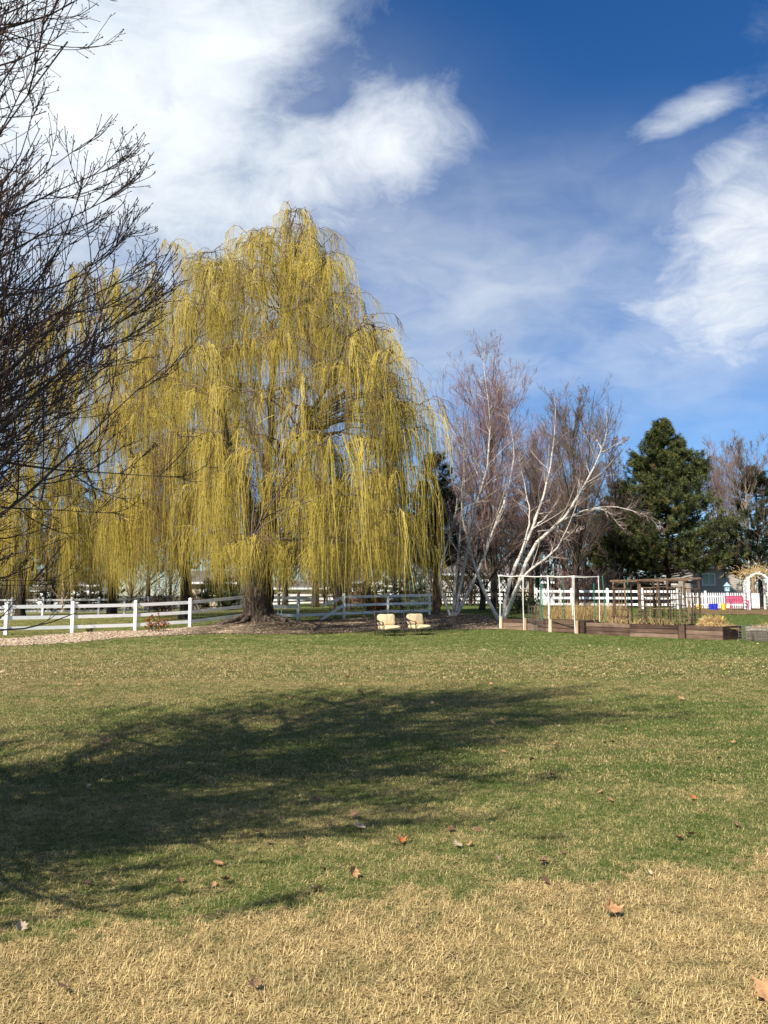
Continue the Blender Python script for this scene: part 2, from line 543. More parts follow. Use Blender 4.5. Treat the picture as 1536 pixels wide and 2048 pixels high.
# ---- lawn colour: the same function colours the soil sheet and every blade
def lawn_tan(n, extra=None):
    p = pos(n)
    x, y, z = n.xyz(p)
    flat = n.comb(x, y, 0.0)
    n1 = n.noise(n.vmath('MULTIPLY', flat, (0.6, 1.0, 1)), 0.62, 6, 0.66)
    n2 = n.noise(n.vmath('ADD', flat, (17, 5, 0)), 2.6, 5, 0.62)
    n3 = n.noise(n.vmath('ADD', flat, (3, 31, 0)), 11.0, 4, 0.6)
    s = n.math('ADD', n.math('MULTIPLY', n1, 0.44), n.math('ADD', n.math('MULTIPLY', n2, 0.33), n.math('MULTIPLY', n3, 0.23)))
    bias = n.ramp(n.math('DIVIDE', y, 40.0), [(0.0, 0.50), (0.17, 0.49), (0.30, 0.50), (0.40, 0.55), (0.48, 0.56), (0.60, 0.49), (0.72, 0.41), (0.85, 0.42)])
    bias = n.math('SUBTRACT', bias, 0.49)
    bias = n.math('SUBTRACT', bias, n.math('MULTIPLY', x, 0.0040))
    t = n.math('ADD', s, bias)
    if extra is not None:
        t = n.math('ADD', t, extra)
    t = n.smooth(t, 0.41, 0.65, 0.05, 0.90)
    wob = n.math('ADD', n.math('MULTIPLY', n.math('SUBTRACT', n2, 0.5), 1.5), n.math('MULTIPLY', n.math('SUBTRACT', n3, 0.5), 0.9))
    edge = n.math('ADD', n.math('ADD', 4.62, n.math('MULTIPLY', x, 0.26)), wob)
    d = n.math('SUBTRACT', edge, y)
    if extra is not None:
        d = n.math('ADD', d, n.math('MULTIPLY', extra, 1.2))
    dry = n.smooth(d, -0.22, 0.22)
    dry = n.math('MULTIPLY', dry, n.smooth(n.math('ADD', n.math('MULTIPLY', n2, 0.5), n.math('MULTIPLY', n3, 0.5)), 0.28, 0.52, 0.72, 1.0))
    return n.math('MAXIMUM', t, dry), n2, n3, p


def lawn_soil(n):
    t, n2, n3, p = lawn_tan(n)
    green = n.mix(n2, (0.034, 0.060, 0.012), (0.070, 0.105, 0.024))
    tan = n.mix(n3, (0.09, 0.065, 0.03), (0.20, 0.15, 0.07))
    y = n.xyz(p)[1]
    c = n.mix(t, green, tan)
    far = n.smooth(y, 16.0, 30.0)
    lg = n.mix(n2, (0.055, 0.088, 0.018), (0.092, 0.125, 0.032))
    lt = n.mix(n3, (0.26, 0.21, 0.085), (0.36, 0.29, 0.13))
    return n.mix(far, c, n.mix(t, lg, lt)), n.noise(p, 30, 4, 0.7)


M['lawn'] = material('lawn', lawn_soil, 0.95, 0.05, 0.8)


def blade_col(n):
    r = n.new('ShaderNodeObjectInfo').outputs['Random']
    b = tint(n)
    ex = n.math('ADD', n.math('MULTIPLY', n.math('SUBTRACT', r, 0.5), 0.22), n.math('MULTIPLY', n.math('SUBTRACT', b, 0.5), 0.20))
    t, n2, n3, p = lawn_tan(n, ex)
    green = n.mix(b, (0.048, 0.092, 0.014), (0.150, 0.195, 0.040))
    tan = n.ramp(b, [(0.0, (0.16, 0.105, 0.04)), (0.45, (0.45, 0.315, 0.125)), (1.0, (0.80, 0.62, 0.30))])
    mot = n.smooth(n.math('ADD', n.math('MULTIPLY', n2, 0.5), n.math('MULTIPLY', n3, 0.5)), 0.32, 0.62)
    tan = n.mix(mot, n.mix(0.6, tan, (0.20, 0.165, 0.07)), tan)
    return n.mix(t, green, tan)


M['blade'] = material('blade', blade_col, 0.65, 0.15)


def mulch_col(n):
    p = pos(n)
    x, y, z = n.xyz(p)
    v = n.new('ShaderNodeTexVoronoi'); n.put(v.inputs['Vector'], p); n.put(v.inputs['Scale'], 14.0)
    cell = n.xyz(v.outputs['Color'])[0]
    patch = n.noise(p, 0.55, 5, 0.6)
    fresh = n.ramp(cell, [(0.0, (0.27, 0.19, 0.115)), (0.5, (0.43, 0.335, 0.215)), (1.0, (0.57, 0.465, 0.325))])
    old = n.ramp(cell, [(0.0, (0.050, 0.036, 0.023)), (0.6, (0.105, 0.077, 0.050)), (1.0, (0.22, 0.168, 0.115))])
    k = n.math('ADD', n.math('MULTIPLY', n.math('ADD', x, 8.8), 0.35), n.math('MULTIPLY', n.math('SUBTRACT', patch, 0.5), 1.6))
    return n.mix(n.smooth(k, -0.5, 0.5), fresh, n.mix(n.smooth(patch, 0.52, 0.72), old, fresh)), cell


M['mulch'] = material('mulch', mulch_col, 0.95, 0.05, 1.0)
M['chip'] = material('chip', tinted([(0.0, (0.14, 0.09, 0.06)), (0.5, (0.40, 0.29, 0.2)), (1.0, (0.64, 0.51, 0.39))], 6), 0.9, 0.1)
M['soil'] = material('soil', mottled((0.07, 0.05, 0.035), (0.20, 0.155, 0.10), 12), 0.95, 0.05, 1.0)
M['leaf_litter'] = material('leaf_litter', mottled((0.11, 0.06, 0.035), (0.30, 0.18, 0.11), 9), 0.95, 0.05, 1.0)
M['leaf_tan'] = material('leaf_tan', mottled((0.30, 0.155, 0.07), (0.50, 0.29, 0.14), 26), 0.75, 0.2, 0.3)
M['leaf_brown'] = material('leaf_brown', mottled((0.11, 0.06, 0.035), (0.22, 0.13, 0.075), 22), 0.8, 0.2, 0.3)
M['leaf_pale'] = material('leaf_pale', mottled((0.30, 0.22, 0.14), (0.46, 0.36, 0.25), 22), 0.75, 0.2, 0.3)
M['leaf_orange'] = material('leaf_orange', mottled((0.36, 0.10, 0.035), (0.50, 0.19, 0.06), 22), 0.75, 0.2, 0.3)


# ------------------------------------------------------------------ the ground
def axis(parts):
    out = [np.linspace(a, b, n, endpoint=False) for a, b, n in parts]
    return np.concatenate(out + [[parts[-1][1]]])


xs = axis([(-700, -120, 12), (-120, -40, 20), (-40, 40, 110), (40, 120, 20), (120, 700, 12)])
ys = axis([(-120, -10, 12), (-10, 30, 40), (30, 66, 80), (66, 140, 24), (140, 1400, 16)])
X, Y = np.meshgrid(xs, ys)
Z = gz(X, Y)
g = Geo()
ny, nx = X.shape
i = (np.arange(ny - 1)[:, None] * nx + np.arange(nx - 1)[None, :]).ravel()
g.add(np.stack([X, Y, Z], -1).reshape(-1, 3), np.stack([i, i + 1, i + nx + 1, i + nx], -1))
tag(g.build('ground', M['lawn'], smooth=True), kind='structure')


def in_poly(px, py, poly):
    r = np.zeros(px.shape, bool)
    for (x1, y1), (x2, y2) in zip(poly, np.roll(poly, -1, axis=0)):
        c = ((y1 > py) != (y2 > py)) & (px < (x2 - x1) * (py - y1) / (y2 - y1 + 1e-12) + x1)
        r ^= c
    return r


def sheet(name, poly, mat, lift, step=0.2, seed=1, jitter=0.15, kind='structure'):
    rng = np.random.default_rng(seed)
    poly = np.asarray(poly)
    x0, y0 = poly.min(0); x1, y1 = poly.max(0)
    ax = np.arange(x0, x1 + step, step); ay = np.arange(y0, y1 + step, step)
    X, Y = np.meshgrid(ax, ay)
    ny, nx = X.shape
    cx = (X[:-1, :-1] + step / 2) + rng.normal(0, jitter, (ny - 1, nx - 1)); cy = (Y[:-1, :-1] + step / 2) + rng.normal(0, jitter, (ny - 1, nx - 1))
    keep = in_poly(cx, cy, poly).ravel()
    i = (np.arange(ny - 1)[:, None] * nx + np.arange(nx - 1)[None, :]).ravel()[keep]
    bump = rng.uniform(0, 0.02, X.shape)
    Vv = np.stack([X, Y, gz(X, Y) + lift + bump], -1).reshape(-1, 3)
    Fq = np.stack([i, i + 1, i + nx + 1, i + nx], -1)
    used = np.unique(Fq); mp = np.zeros(len(Vv), int); mp[used] = np.arange(len(used))
    return tag(Geo().add(Vv[used], mp[Fq]).build(name, mat, smooth=True, kind=kind))


near_edge = [(-60, 1296), (40, 1292), (140, 1286), (275, 1274), (420, 1268), (560, 1269), (690, 1266), (760, 1262), (880, 1259), (1010, 1259)]
far_edge = [(1010, 1243), (960, 1230), (870, 1226), (860, 1231), (776, 1233), (689, 1238), (600, 1243), (490, 1244), (384, 1254), (276, 1262), (152, 1266), (18, 1278), (-60, 1284)]
mulch_poly = [GP(*p)[:2] for p in near_edge + far_edge]
sheet('mulch_bed', mulch_poly, M['mulch'], 0.015, 0.16, 3)
litter_poly = [GP(*p)[:2] for p in [(1385, 1229), (1640, 1231), (1640, 1214), (1385, 1215)]]
sheet('leaf_mulch_path', litter_poly, M['leaf_litter'], 0.012, 0.3, 4, 0.25)

# chips lying loose on the mulch
rng = np.random.default_rng(8)
pts = []
bb = np.array(mulch_poly); lo, hi = bb.min(0), bb.max(0)
while len(pts) < 6500:
    c = rng.uniform(lo, hi, (4000, 2))
    c = c[in_poly(c[:, 0], c[:, 1], bb)]
    keep = rng.uniform(size=len(c)) < np.where(c[:, 0] < -8.5, 1.0, 0.35)
    pts += list(c[keep])
pts = np.array(pts[:6500])
g = Geo()
tri = np.array([[0, 0, 0], [1, 0.1, 0], [0.9, 0.5, 0.25], [0.1, 0.45, 0.1]]) - 0.4
for q in pts:
    s = rng.uniform(0.04, 0.11)
    V = rot(tri * s, rng.uniform(-.6, .6), rng.uniform(-.6, .6), rng.uniform(0, 6.28)) + [q[0], q[1], float(gz(q[0], q[1])) + 0.05]
    g.add(np.vstack([V, V - [0, 0, 0.015]]), [[0, 1, 2, 3], [7, 6, 5, 4], [0, 4, 5, 1], [1, 5, 6, 2], [2, 6, 7, 3], [3, 7, 4, 0]], rng.uniform(0, 1) * (1 if q[0] < -8.5 else 0.8))
tag(g.build('wood_chips', M['chip']), 'pale wood chips scattered over the mulch bed', None, None, 'stuff')


# ------------------------------------------------------------------ tree growing
def unit(v):
    return v / (np.linalg.norm(v, axis=-1, keepdims=True) + 1e-9)


def grow(rng, S, D, L, N, wander, up):
    Mn = len(S)
    P = np.empty((Mn, N, 3)); P[:, 0] = S
    d = unit(np.asarray(D, float).copy()); step = (np.asarray(L) / (N - 1))[:, None]
    wv = rng.normal(size=(Mn, 3)) * wander
    upv = np.zeros((Mn, 3)); upv[:, 2] = up
    for k in range(1, N):
        wv = 0.55 * wv + rng.normal(size=(Mn, 3)) * wander * 0.7
        d = unit(d + wv + upv)
        P[:, k] = P[:, k - 1] + d * step
    return P


def along(P, R, idx, t):
    n = P.shape[1]
    fi = np.clip(t, 0, 0.9999) * (n - 1); i0 = fi.astype(int); fr = (fi - i0)[:, None]
    a = P[idx, i0]; b = P[idx, i0 + 1]
    r = R[idx, i0] * (1 - fr[:, 0]) + R[idx, i0 + 1] * fr[:, 0]
    return a * (1 - fr) + b * fr, unit(b - a), r


def spawn(rng, P, R, cnt, t0, t1, a0, a1, l0, l1, N, wander, up, rfac, rmin, bias=None, tipfac=0.6, tip=0.25):
    """children of every branch in P; lengths are fractions of the parent's"""
    Mn = len(P)
    idx = np.repeat(np.arange(Mn), cnt)
    t = rng.uniform(t0, t1, len(idx))
    S, T, r = along(P, R, idx, t)
    q = rng.normal(size=S.shape)
    if bias is not None:
        q = q + bias
    q = unit(q - (q * T).sum(-1, keepdims=True) * T)
    a = rng.uniform(a0, a1, len(idx))[:, None]
    D = np.cos(a) * T + np.sin(a) * q
    Lp = np.linalg.norm(np.diff(P, axis=1), axis=2).sum(1)[idx]
    L = Lp * rng.uniform(l0, l1, len(idx)) * (1.05 - tipfac * t)
    Pc = grow(rng, S, D, L, N, wander, up)
    r0 = np.maximum(r * rfac, rmin * 1.5)
    s = np.linspace(0, 1, N)[None, :]
    Rc = np.maximum(r0[:, None] * (1 - (1 - tip) * s), rmin)
    return Pc, Rc


def smoothline(pts, n):
    """resample a polyline with rounded corners (Catmull-Rom)"""
    p = np.asarray(pts, float)
    q = np.vstack([2 * p[0] - p[1], p, 2 * p[-1] - p[-2]])
    out = []
    for t in np.linspace(0, len(p) - 1 - 1e-6, n):
        k = int(t); f = t - k
        a, b, c, d = q[k], q[k + 1], q[k + 2], q[k + 3]
        out.append(0.5 * (2 * b + (c - a) * f + (2 * a - 5 * b + 4 * c - d) * f * f + (3 * b - a - 3 * c + d) * f ** 3))
    return np.array(out)


def bezier(a, b, c, n):
    t = np.linspace(0, 1, n)[:, None]
    return (1 - t) ** 2 * a + 2 * t * (1 - t) * b + t * t * c


# ------------------------------------------------------------------ the big bare tree whose trunk stands left of the frame
def near_tree():
    rng = np.random.default_rng(21)
    bx, by = -4.75, 4.9
    b = np.array([bx, by, 0.0])
    t = thing('bare_tree', 'nearest dark leafless tree reaching its budded branches in from the left edge', 'tree', b)
    trunk = smoothline([b + [0, 0, -0.1], b + [0.05, 0.0, 1.2], b + [0.0, 0.1, 3.0], b + [0.1, 0.05, 5.5], b + [0.05, 0.1, 7.5], b + [0.1, 0, 9.6]], 16)
    tr = np.linspace(0.24, 0.04, 16)
    g = Geo(); g.tube(trunk, tr, 10); g.build('trunk', M['limb_near'], t, True)
    # limbs come in a few forms per height class and are turned and scaled round the trunk
    n_var = 3
    forms = {}; tips = {}
    for cls, (el, up) in enumerate(((0.08, 0.085), (0.22, 0.08), (0.50, 0.05), (0.95, 0.03), (0.0, 0.022))):
        for v in range(n_var * 2):
            dn = v >= n_var  # forms for out-of-view limbs: twigs thickened and multiplied to deepen the cast shadow
            D = np.array([[math.cos(el), 0, math.sin(el)]])
            P1 = grow(rng, np.zeros((1, 3)), D, np.array([4.5]), 12, 0.09, up)
            tips[cls, v] = P1[0]
            R1 = np.maximum(0.044 * np.linspace(1, 0.0, 12)[None] ** 1.25, 0.0042)
            P2, R2 = spawn(rng, P1, R1, 20 if dn else 15, 0.10, 0.99, 0.45, 0.95, 0.26, 0.50, 9, 0.05, 0.10, 0.55, 0.0058 if dn else 0.0036, tipfac=0.8)
            P3, R3 = spawn(rng, P2, R2, 9 if dn else 6, 0.10, 0.98, 0.35, 0.85, 0.30, 0.62, 6, 0.07, 0.10, 0.7, 0.0042 if dn else 0.0027)
            P4, R4 = spawn(rng, P3, R3, 4 if dn else 2, 0.15, 0.98, 0.4, 1.1, 0.18, 0.42, 4, 0.12, 0.08, 0.75, 0.0034 if dn else 0.0021)
            P5, R5 = spawn(rng, P1, R1, 3, 0.35, 0.95, 0.5, 1.0, 0.25, 0.42, 9, 0.04, 0.09, 0.4, 0.0034, bias=np.array([0, 0, 1.2]))
            gl = Geo(); gl.tubes(P1, R1, 7)
            g = Geo()
            for P, R, k, lo, hi in ((P2, R2, 5, 0.1, 0.7), (P3, R3, 4, 0.15, 0.9), (P4, R4, 3, 0.2, 0.95)):
                g.tubes(P, R, k, lo + (hi - lo) * rng.uniform(0, 1, len(P)) ** 1.6)
            g.tubes(P5, R5, 4, rng.uniform(0.72, 1.0, len(P5)))
            ends = np.concatenate([P3[:, -1], P4[:, -1], P5[:, -1]]); dirs = unit(np.concatenate([P3[:, -1] - P3[:, -2], P4[:, -1] - P4[:, -2], P5[:, -1] - P5[:, -2]]))
            Pb = ends[:, None, :] + dirs[:, None, :] * (np.array([0, 0.4, 1.0]) * 0.022)[None, :, None]
            if dn: Pb = Pb[:40]
            gb = Geo(); gb.tubes(Pb[:], np.tile([0.0022, 0.0055, 0.001], (len(Pb), 1)), 3, rng.uniform(0.3, 0.8, len(Pb)))
            forms[cls, v] = (gl.mesh('limb', M['limb_near'], smooth=True), g.mesh('twigs', M['twig_near'], smooth=True), gb.mesh('buds', M['twig_near']))
    n1 = 132
    hts = 0.215 + 0.765 * ((np.arange(n1) + rng.uniform(0, 1, n1)) / n1) ** 1.6
    hts = np.concatenate([hts, np.linspace(0.30, 0.46, 12)])      # low flat limbs on the lawn side
    low_az = [0.55, 0.9, 0.25, 0.7, 1.05, 0.4, 0.8, 0.1, 0.6, 0.95, 0.3, 0.75]
    for k in range(n1 + 12):
        h = hts[k]
        fi = h * 15; i0 = min(int(fi), 14); S = trunk[i0] * (1 - fi + i0) + trunk[i0 + 1] * (fi - i0)
        cls = min(3, max(0, int(np.interp(h, [0.2, 0.42, 0.66, 0.86, 1.0], [0, 1, 2, 3, 3.9]) + rng.uniform(-0.3, 0.3))))
        ln = float(np.interp(h, [0.2, 0.35, 0.8, 1.0], [3.7, 4.1, 3.9, 2.3])) * rng.uniform(0.82, 1.08)
        v = int(rng.integers(0, n_var)); seen = False
        ml, mt, mb = forms[cls, v]
        az = k * 2.39996 + rng.uniform(-.5, .5)
        if k % 4 == 3 and k < 72: az = rng.uniform(0.05, 1.05)
        if k % 3 == 1 and k < 72: az, ln = -0.95 + rng.uniform(-.42, .5), rng.uniform(3.8, 4.5); ml, mt, mb = forms[cls, v]
        if k >= n1: az, ln, cls = low_az[k - n1], rng.uniform(3.4, 4.2), 4; ml, mt, mb = forms[cls, v]
        for _ in range(14):             # keep the crown to its one-sided spread
            q = rot(tips[cls, v] * ln / 4.5, rz=az) + S
            qx = 768 + F * q[5:, 0] / np.maximum(q[5:, 1], 0.5); qy = 1190 - F * (q[5:, 2] - CAMZ) / np.maximum(q[5:, 1], .5)
            lim = np.interp(qy, [-500, -120, 0, 300, 450, 520, 800, 950, 1080, 1180], [2000, 140, 130, 185, 240, 325, 340, 310, 250, 40]) + (85 if k >= n1 else 0)
            seen = seen or bool(np.any((q[5:, 1] > 0.5) & (qx > -420) & (qy > -450)))
            if np.any((q[5:, 1] > 0.3) & (qx > lim)) or np.any((np.hypot(q[5:, 0], q[5:, 1]) < 2.0) & (q[5:, 2] < 4.5)): ln *= 0.92
            else: break
        if not seen: ml, mt, mb = forms[cls, v + n_var]
        lo = bpy.data.objects.new('limb', ml); COL.objects.link(lo); lo.parent = t
        lo.location = tuple(S - b); lo.rotation_euler = (0, 0, az); lo.scale = (ln / 4.5,) * 3
        for nm, me in (('twigs', mt), ('buds', mb)):
            o = bpy.data.objects.new(nm, me); COL.objects.link(o); o.parent = lo; o['kind'] = 'stuff'


near_tree()


# ------------------------------------------------------------------ willows
def willow(name_label, base, trunk_r, fork_h, lobes, n_limb, strands, seed, bottom, burl=False, lean=0.0, sub=5, swr=(0.0086, 0.0046), brown=0.15):
    """lobes: list of (x, y, z) crowns' high points from which arching shoots drop their strands"""
    rng = np.random.default_rng(seed)
    base = np.asarray(base, float)
    t = thing('willow_tree', name_label, 'tree', base)
    lobes = np.asarray(lobes, float)
    fork = base + [lean, 0, fork_h]
    hs = [-0.15, 0.12, 0.4, 0.9, 1.6, 2.3, fork_h]
    ks = [1.4, 1.18, 1.05, 1.0, 1.04, 0.88, 0.72]
    pts = np.array([base + [lean * (h / fork_h) ** 2 if h > 0 else 0, 0, h] for h in hs])
    n = 14
    P = smoothline(pts, 20); R = np.interp(np.linspace(0, 1, 20), np.linspace(0, 1, len(ks)), ks) * trunk_r
    g = Geo(); g.tubes(P[None], R[None], n)
    V = g.V[-1].reshape(20, n, 3)
    ang = np.arange(n) * 2 * math.pi / n
    ridge = 1 + 0.10 * np.sin(ang * 4 + 1.0)[None, :] * np.linspace(1.6, 0.7, 20)[:, None] + 0.05 * rng.normal(size=(20, n))
    if burl:
        bl = np.exp(-((np.arange(20) - 11) / 2.2) ** 2)[:, None] * np.clip(np.cos(ang - 2.9), 0, 1)[None, :] ** 2
        ridge = ridge + 0.22 * bl
    V = P[:, None, :] + (V - P[:, None, :]) * ridge[:, :, None]
    g.V[-1] = V.reshape(-1, 3)
    g.build('trunk', M['bark_grey'] if burl else M['bark_dark'], t, True)
    if burl:                                            # surface roots running out over the mound
        for az, ln in ((3.5, 2.6), (4.0, 1.7), (2.8, 1.9), (5.2, 1.5), (5.9, 1.9), (0.4, 1.8)):
            q = []
            for s in np.linspace(0, 1, 9):
                rr = trunk_r * 0.75 + ln * s; a2 = az + 0.25 * math.sin(3 * s)
                x_, y_ = base[0] + math.cos(a2) * rr, base[1] + math.sin(a2) * rr
                q.append([x_, y_, float(gz(x_, y_)) + 0.20 * (1 - s) ** 2 + 0.02 - 0.06 * s])
            Geo().tube(q, np.linspace(0.19, 0.035, 9), 7).build('root', M['bark_grey'], t, True)
    # limbs towards the main masses of the crown
    far = [int(np.argmax(lobes[:, 2]))]
    while len(far) < n_limb:
        d = np.min([np.linalg.norm(lobes - lobes[k], axis=1) for k in far], axis=0)
        far.append(int(np.argmax(d)))
    limbs = []
    for k in far:
        e = lobes[k]
        mid = fork * 0.45 + e * 0.55; mid[2] = fork[2] + (e[2] - fork[2]) * 0.58; mid[:2] = fork[:2] * 0.66 + e[:2] * 0.34
        p = bezier(fork - [0, 0, 0.6], mid, e, 14)
        p[1:-1] += rng.normal(0, 0.16, (12, 3))
        r = trunk_r * 0.42 * np.linspace(1, 0.1, 14) ** 1.2
        limbs.append((p, r))
        Geo().tubes(p[None], r[None], 8).build('limb', M['bark_dark'], t, True)
    allp = np.concatenate([p[3:] for p, _ in limbs]); allr = np.concatenate([r[3:] for _, r in limbs])
    gb = Geo(); SP = []; ST = []
    for c in lobes:
        dd = np.linalg.norm(allp - c, axis=1) + 2.0 * np.maximum(allp[:, 2] - c[2] + 0.6, 0)
        k = int(np.argmin(dd)); a = allp[k]
        mid = (a + c) / 2 + [0, 0, 0.25 * np.linalg.norm(c - a)]
        p = bezier(a, mid, c, 9); p[1:-1] += rng.normal(0, 0.07, (7, 3))
        gb.tubes(p[None], 0.85 * np.linspace(max(min(allr[k] * 0.6, 0.07), 0.03), 0.015, 9)[None], 4, np.array([rng.uniform(0.0, 0.4)]))
        az = rng.uniform(0, 6.28, sub); ln = rng.uniform(0.5, 1.7, sub)
        rise = rng.uniform(0.35, 1.0, sub)
        s = np.linspace(0, 1, 7)
        Q = c + np.stack([np.cos(az)[:, None] * ln[:, None] * s, np.sin(az)[:, None] * ln[:, None] * s,
                          (rise[:, None] * s - (rise[:, None] + 0.35) * 0.8 * s ** 2.2) * ln[:, None]], -1)
        Q[:, 1:] += rng.normal(0, 0.05, Q[:, 1:].shape)
        gb.tubes(Q, np.tile(np.linspace(0.018, 0.007, 7), (sub, 1)), 3, rng.uniform(0.1, 0.6, sub))
        SP.append(Q)
    SP = np.concatenate(SP)                             # shoots (n, 7, 3)
    o = gb.build('branches', M['twig_brown'], t, True); o['kind'] = 'stuff'
    idx = rng.integers(0, len(SP), strands)
    tt = rng.beta(2.0, 1.1, strands)
    S, T, _ = along(SP, np.zeros(SP.shape[:2]), idx, tt)
    lob_len = rng.uniform(0.9, 4.4, len(SP))            # shoots of one tuft hang about equally far
    zb = bottom + rng.normal(0.15, 0.55, len(SP))[idx] + rng.normal(0, 0.3, strands)
    L = np.minimum(lob_len[idx] * rng.uniform(0.45, 1.1, strands), np.maximum(S[:, 2] - zb, 0.4))
    # some low ones hang all the way down
    lowm = (S[:, 2] < bottom + 7.0) & (rng.uniform(size=len(SP))[idx] < 0.5)
    L = np.where(lowm, np.maximum(S[:, 2] - zb, 0.4), L)
    N = 6 if burl else 5
    short = rng.uniform(size=strands) < 0.2           # short unruly twigs that fuzz the tops
    L = np.where(short, rng.uniform(0.25, 0.9, strands), L)
    s = np.linspace(0, 1, N)[None, :]
    out = T[:, None, :] * np.array([1, 1, 0.6]) * (0.55 * (1 - np.exp(-s * L[:, None] / 0.5)))[:, :, None] * (rng.uniform(0.3, 1.0, strands) * np.where(short, 1.7, 1.0))[:, None, None]
    out = out + np.where(short, 1.0, 0.0)[:, None, None] * (rng.normal(0, 0.28, (strands, 1, 3)) + [0, 0, .15]) * s[:, :, None]
    P = S[:, None, :] + out
    P[:, :, 2] -= s * L[:, None] * 0.97
    sway = rng.normal(0, 0.06, (strands, 2)) + np.array([0.02, 0.0])
    P[:, :, :2] += sway[:, None, :] * (s ** 1.5)[:, :, None] * L[:, None, None]
    P[:, 1:, :2] += rng.normal(0, 0.035, (strands, N - 1, 2)) + np.cumsum(rng.normal(0, 0.03, (strands, N - 1, 2)), axis=1)
    R = np.linspace(swr[0], swr[1], N)[None, :] * rng.uniform(0.7, 1.25, strands)[:, None]
    R[:, -1] *= 0.5
    sh_t = np.clip(rng.normal(0.55, 0.24, len(SP)), 0.26, 1.0)[idx] + rng.normal(0, 0.08, strands)
    dead = (rng.uniform(size=len(SP)) < brown)[idx]
    sh_t = np.where(dead, rng.uniform(0.0, 0.18, strands), np.clip(sh_t, 0.24, 1))
    g = Geo(); g.tubes(P, R, 3, sh_t)
    o = g.build('crown', M['willow'], t, True); o['kind'] = 'stuff'
    return t


rl = np.random.default_rng(5)
main_px = [(585, 408), (612, 425), (560, 430), (540, 455), (630, 455), (600, 470), (655, 480), (505, 470), (575, 500), (640, 520), (668, 520), (610, 540), (545, 540), (500, 530),
           (690, 560), (655, 590), (590, 600), (530, 610), (470, 560), (440, 520), (410, 520), (450, 600), (400, 590), (620, 650), (560, 670), (500, 670), (675, 640),
           (755, 625), (785, 652), (812, 690), (730, 665), (765, 700), (715, 715), (660, 720), (600, 740), (820, 740), (770, 770), (700, 790), (840, 790), (868, 792), (640, 800),
           (440, 680), (390, 680), (460, 750), (410, 760), (540, 760), (820, 830), (850, 850), (780, 850), (720, 860), (660, 880), (600, 850), (480, 840), (430, 850), (390, 850), (540, 860),
           (800, 930), (750, 940), (840, 930), (690, 960), (630, 950), (450, 930), (410, 950), (730, 1000), (780, 1010), (830, 1025), (850, 1060), (680, 1040), (640, 1060), (500, 1060), (540, 1070), (460, 1070), (600, 1080), (420, 1050),
           (590, 930), (560, 990), (720, 1070), (780, 1080)]
lobes = []
for px, py in main_px:
    if px > 600: px = 600 + (px - 600) * 0.82
    py = py + 14
    half = max(1.5, 8.0 * math.sqrt(max(0.05, 1 - ((px - 600) / 330) ** 2))) * min(1.0, 0.25 + (py - 395) / 500)
    reps = 1 if py < 470 else 2
    offs = [rl.uniform(-0.6, 0.6) for _ in range(2)] if reps == 1 else [rl.uniform(-1, -0.5), rl.uniform(-.6, 0), rl.uniform(0, .5), rl.uniform(.4, 1)]
    for o_ in offs:
        lobes.append(W(px + rl.normal(0, 7 if py < 560 else 15), py + abs(rl.normal(0, 16)) - 4, WY + 0.5 + o_ * half))
willow('largest yellow weeping willow with a thick burled trunk standing on the mulch mound', [WX, WY, float(gz(WX, WY))], 0.62, 3.6, lobes, 9, 23000, 31, 2.35, burl=True)


def cloud_lobes(cx, top, half_w, depth, bot, n, seed, hd=4.5):
    r = np.random.default_rng(seed); out = []
    for k in range(n):
        f = r.uniform(0, 1) ** 0.85
        py = top + (bot - top) * f
        wd = half_w * min(1, 0.55 + 1.3 * f)
        px = cx + r.uniform(-1, 1) * wd
        q = W(px, py, depth + r.uniform(-hd, hd) * math.sqrt(min(1, 0.1 + f)))
        out.append(q)
    return out


b = G(375, 45)
willow('willow with a dark forked trunk just behind the fence, left of the largest willow', b, 0.27, 2.4,
       cloud_lobes(365, 492, 150, 45, 1060, 130, 3), 7, 9500, 32, 2.3, swr=(0.0095, 0.0055))
b = G(229, 60)
willow('yellow weeping willow in the back pasture between the forked willow and the leftmost willow', b, 0.30, 2.6,
       cloud_lobes(205, 500, 155, 59, 1060, 140, 4, 6), 7, 9000, 33, 2.2, swr=(0.0135, 0.0075))
b = G(48, 56)
willow('leftmost yellow weeping willow, half hidden by the bare branches of the near tree', b, 0.28, 2.6,
       cloud_lobes(35, 610, 150, 56, 1080, 95, 6, 5), 6, 6000, 34, 2.2, swr=(0.0125, 0.007))


# rope swing hanging from the big willow
p0 = W(557, 1100, 37.6); zb = W(557, 1229, 37.6)[2]
t = thing('rope_swing', 'white rope looped down from the largest willow beside its trunk', 'rope', [p0[0], p0[1], float(gz(p0[0], p0[1]))])
q = [p0 + [0, 0, 2.5]]
for z in np.linspace(p0[2], zb + 0.12, 6): q.append([p0[0] + 0.02 * math.sin(z * 3), p0[1], z])
for a in np.linspace(0, math.pi, 7): q.append([p0[0] + 0.09 - 0.09 * math.cos(a), p0[1], zb + 0.1 - 0.1 * math.sin(a)])
for z in np.linspace(zb + 0.2, zb + 1.0, 4): q.append([p0[0] + 0.18 + 0.015 * math.sin(z * 5), p0[1], z])
Geo().tube(smoothline(q, 40), 0.018, 6).build('rope', M['rope'], t, True)
Geo().tube([[p0[0] + 0.20, p0[1], zb + 0.9], [p0[0] + 0.10, p0[1], zb + 1.0], [p0[0] + 0.0, p0[1], zb + 0.92]], 0.035, 6).build('knot', M['rope'], t, True)


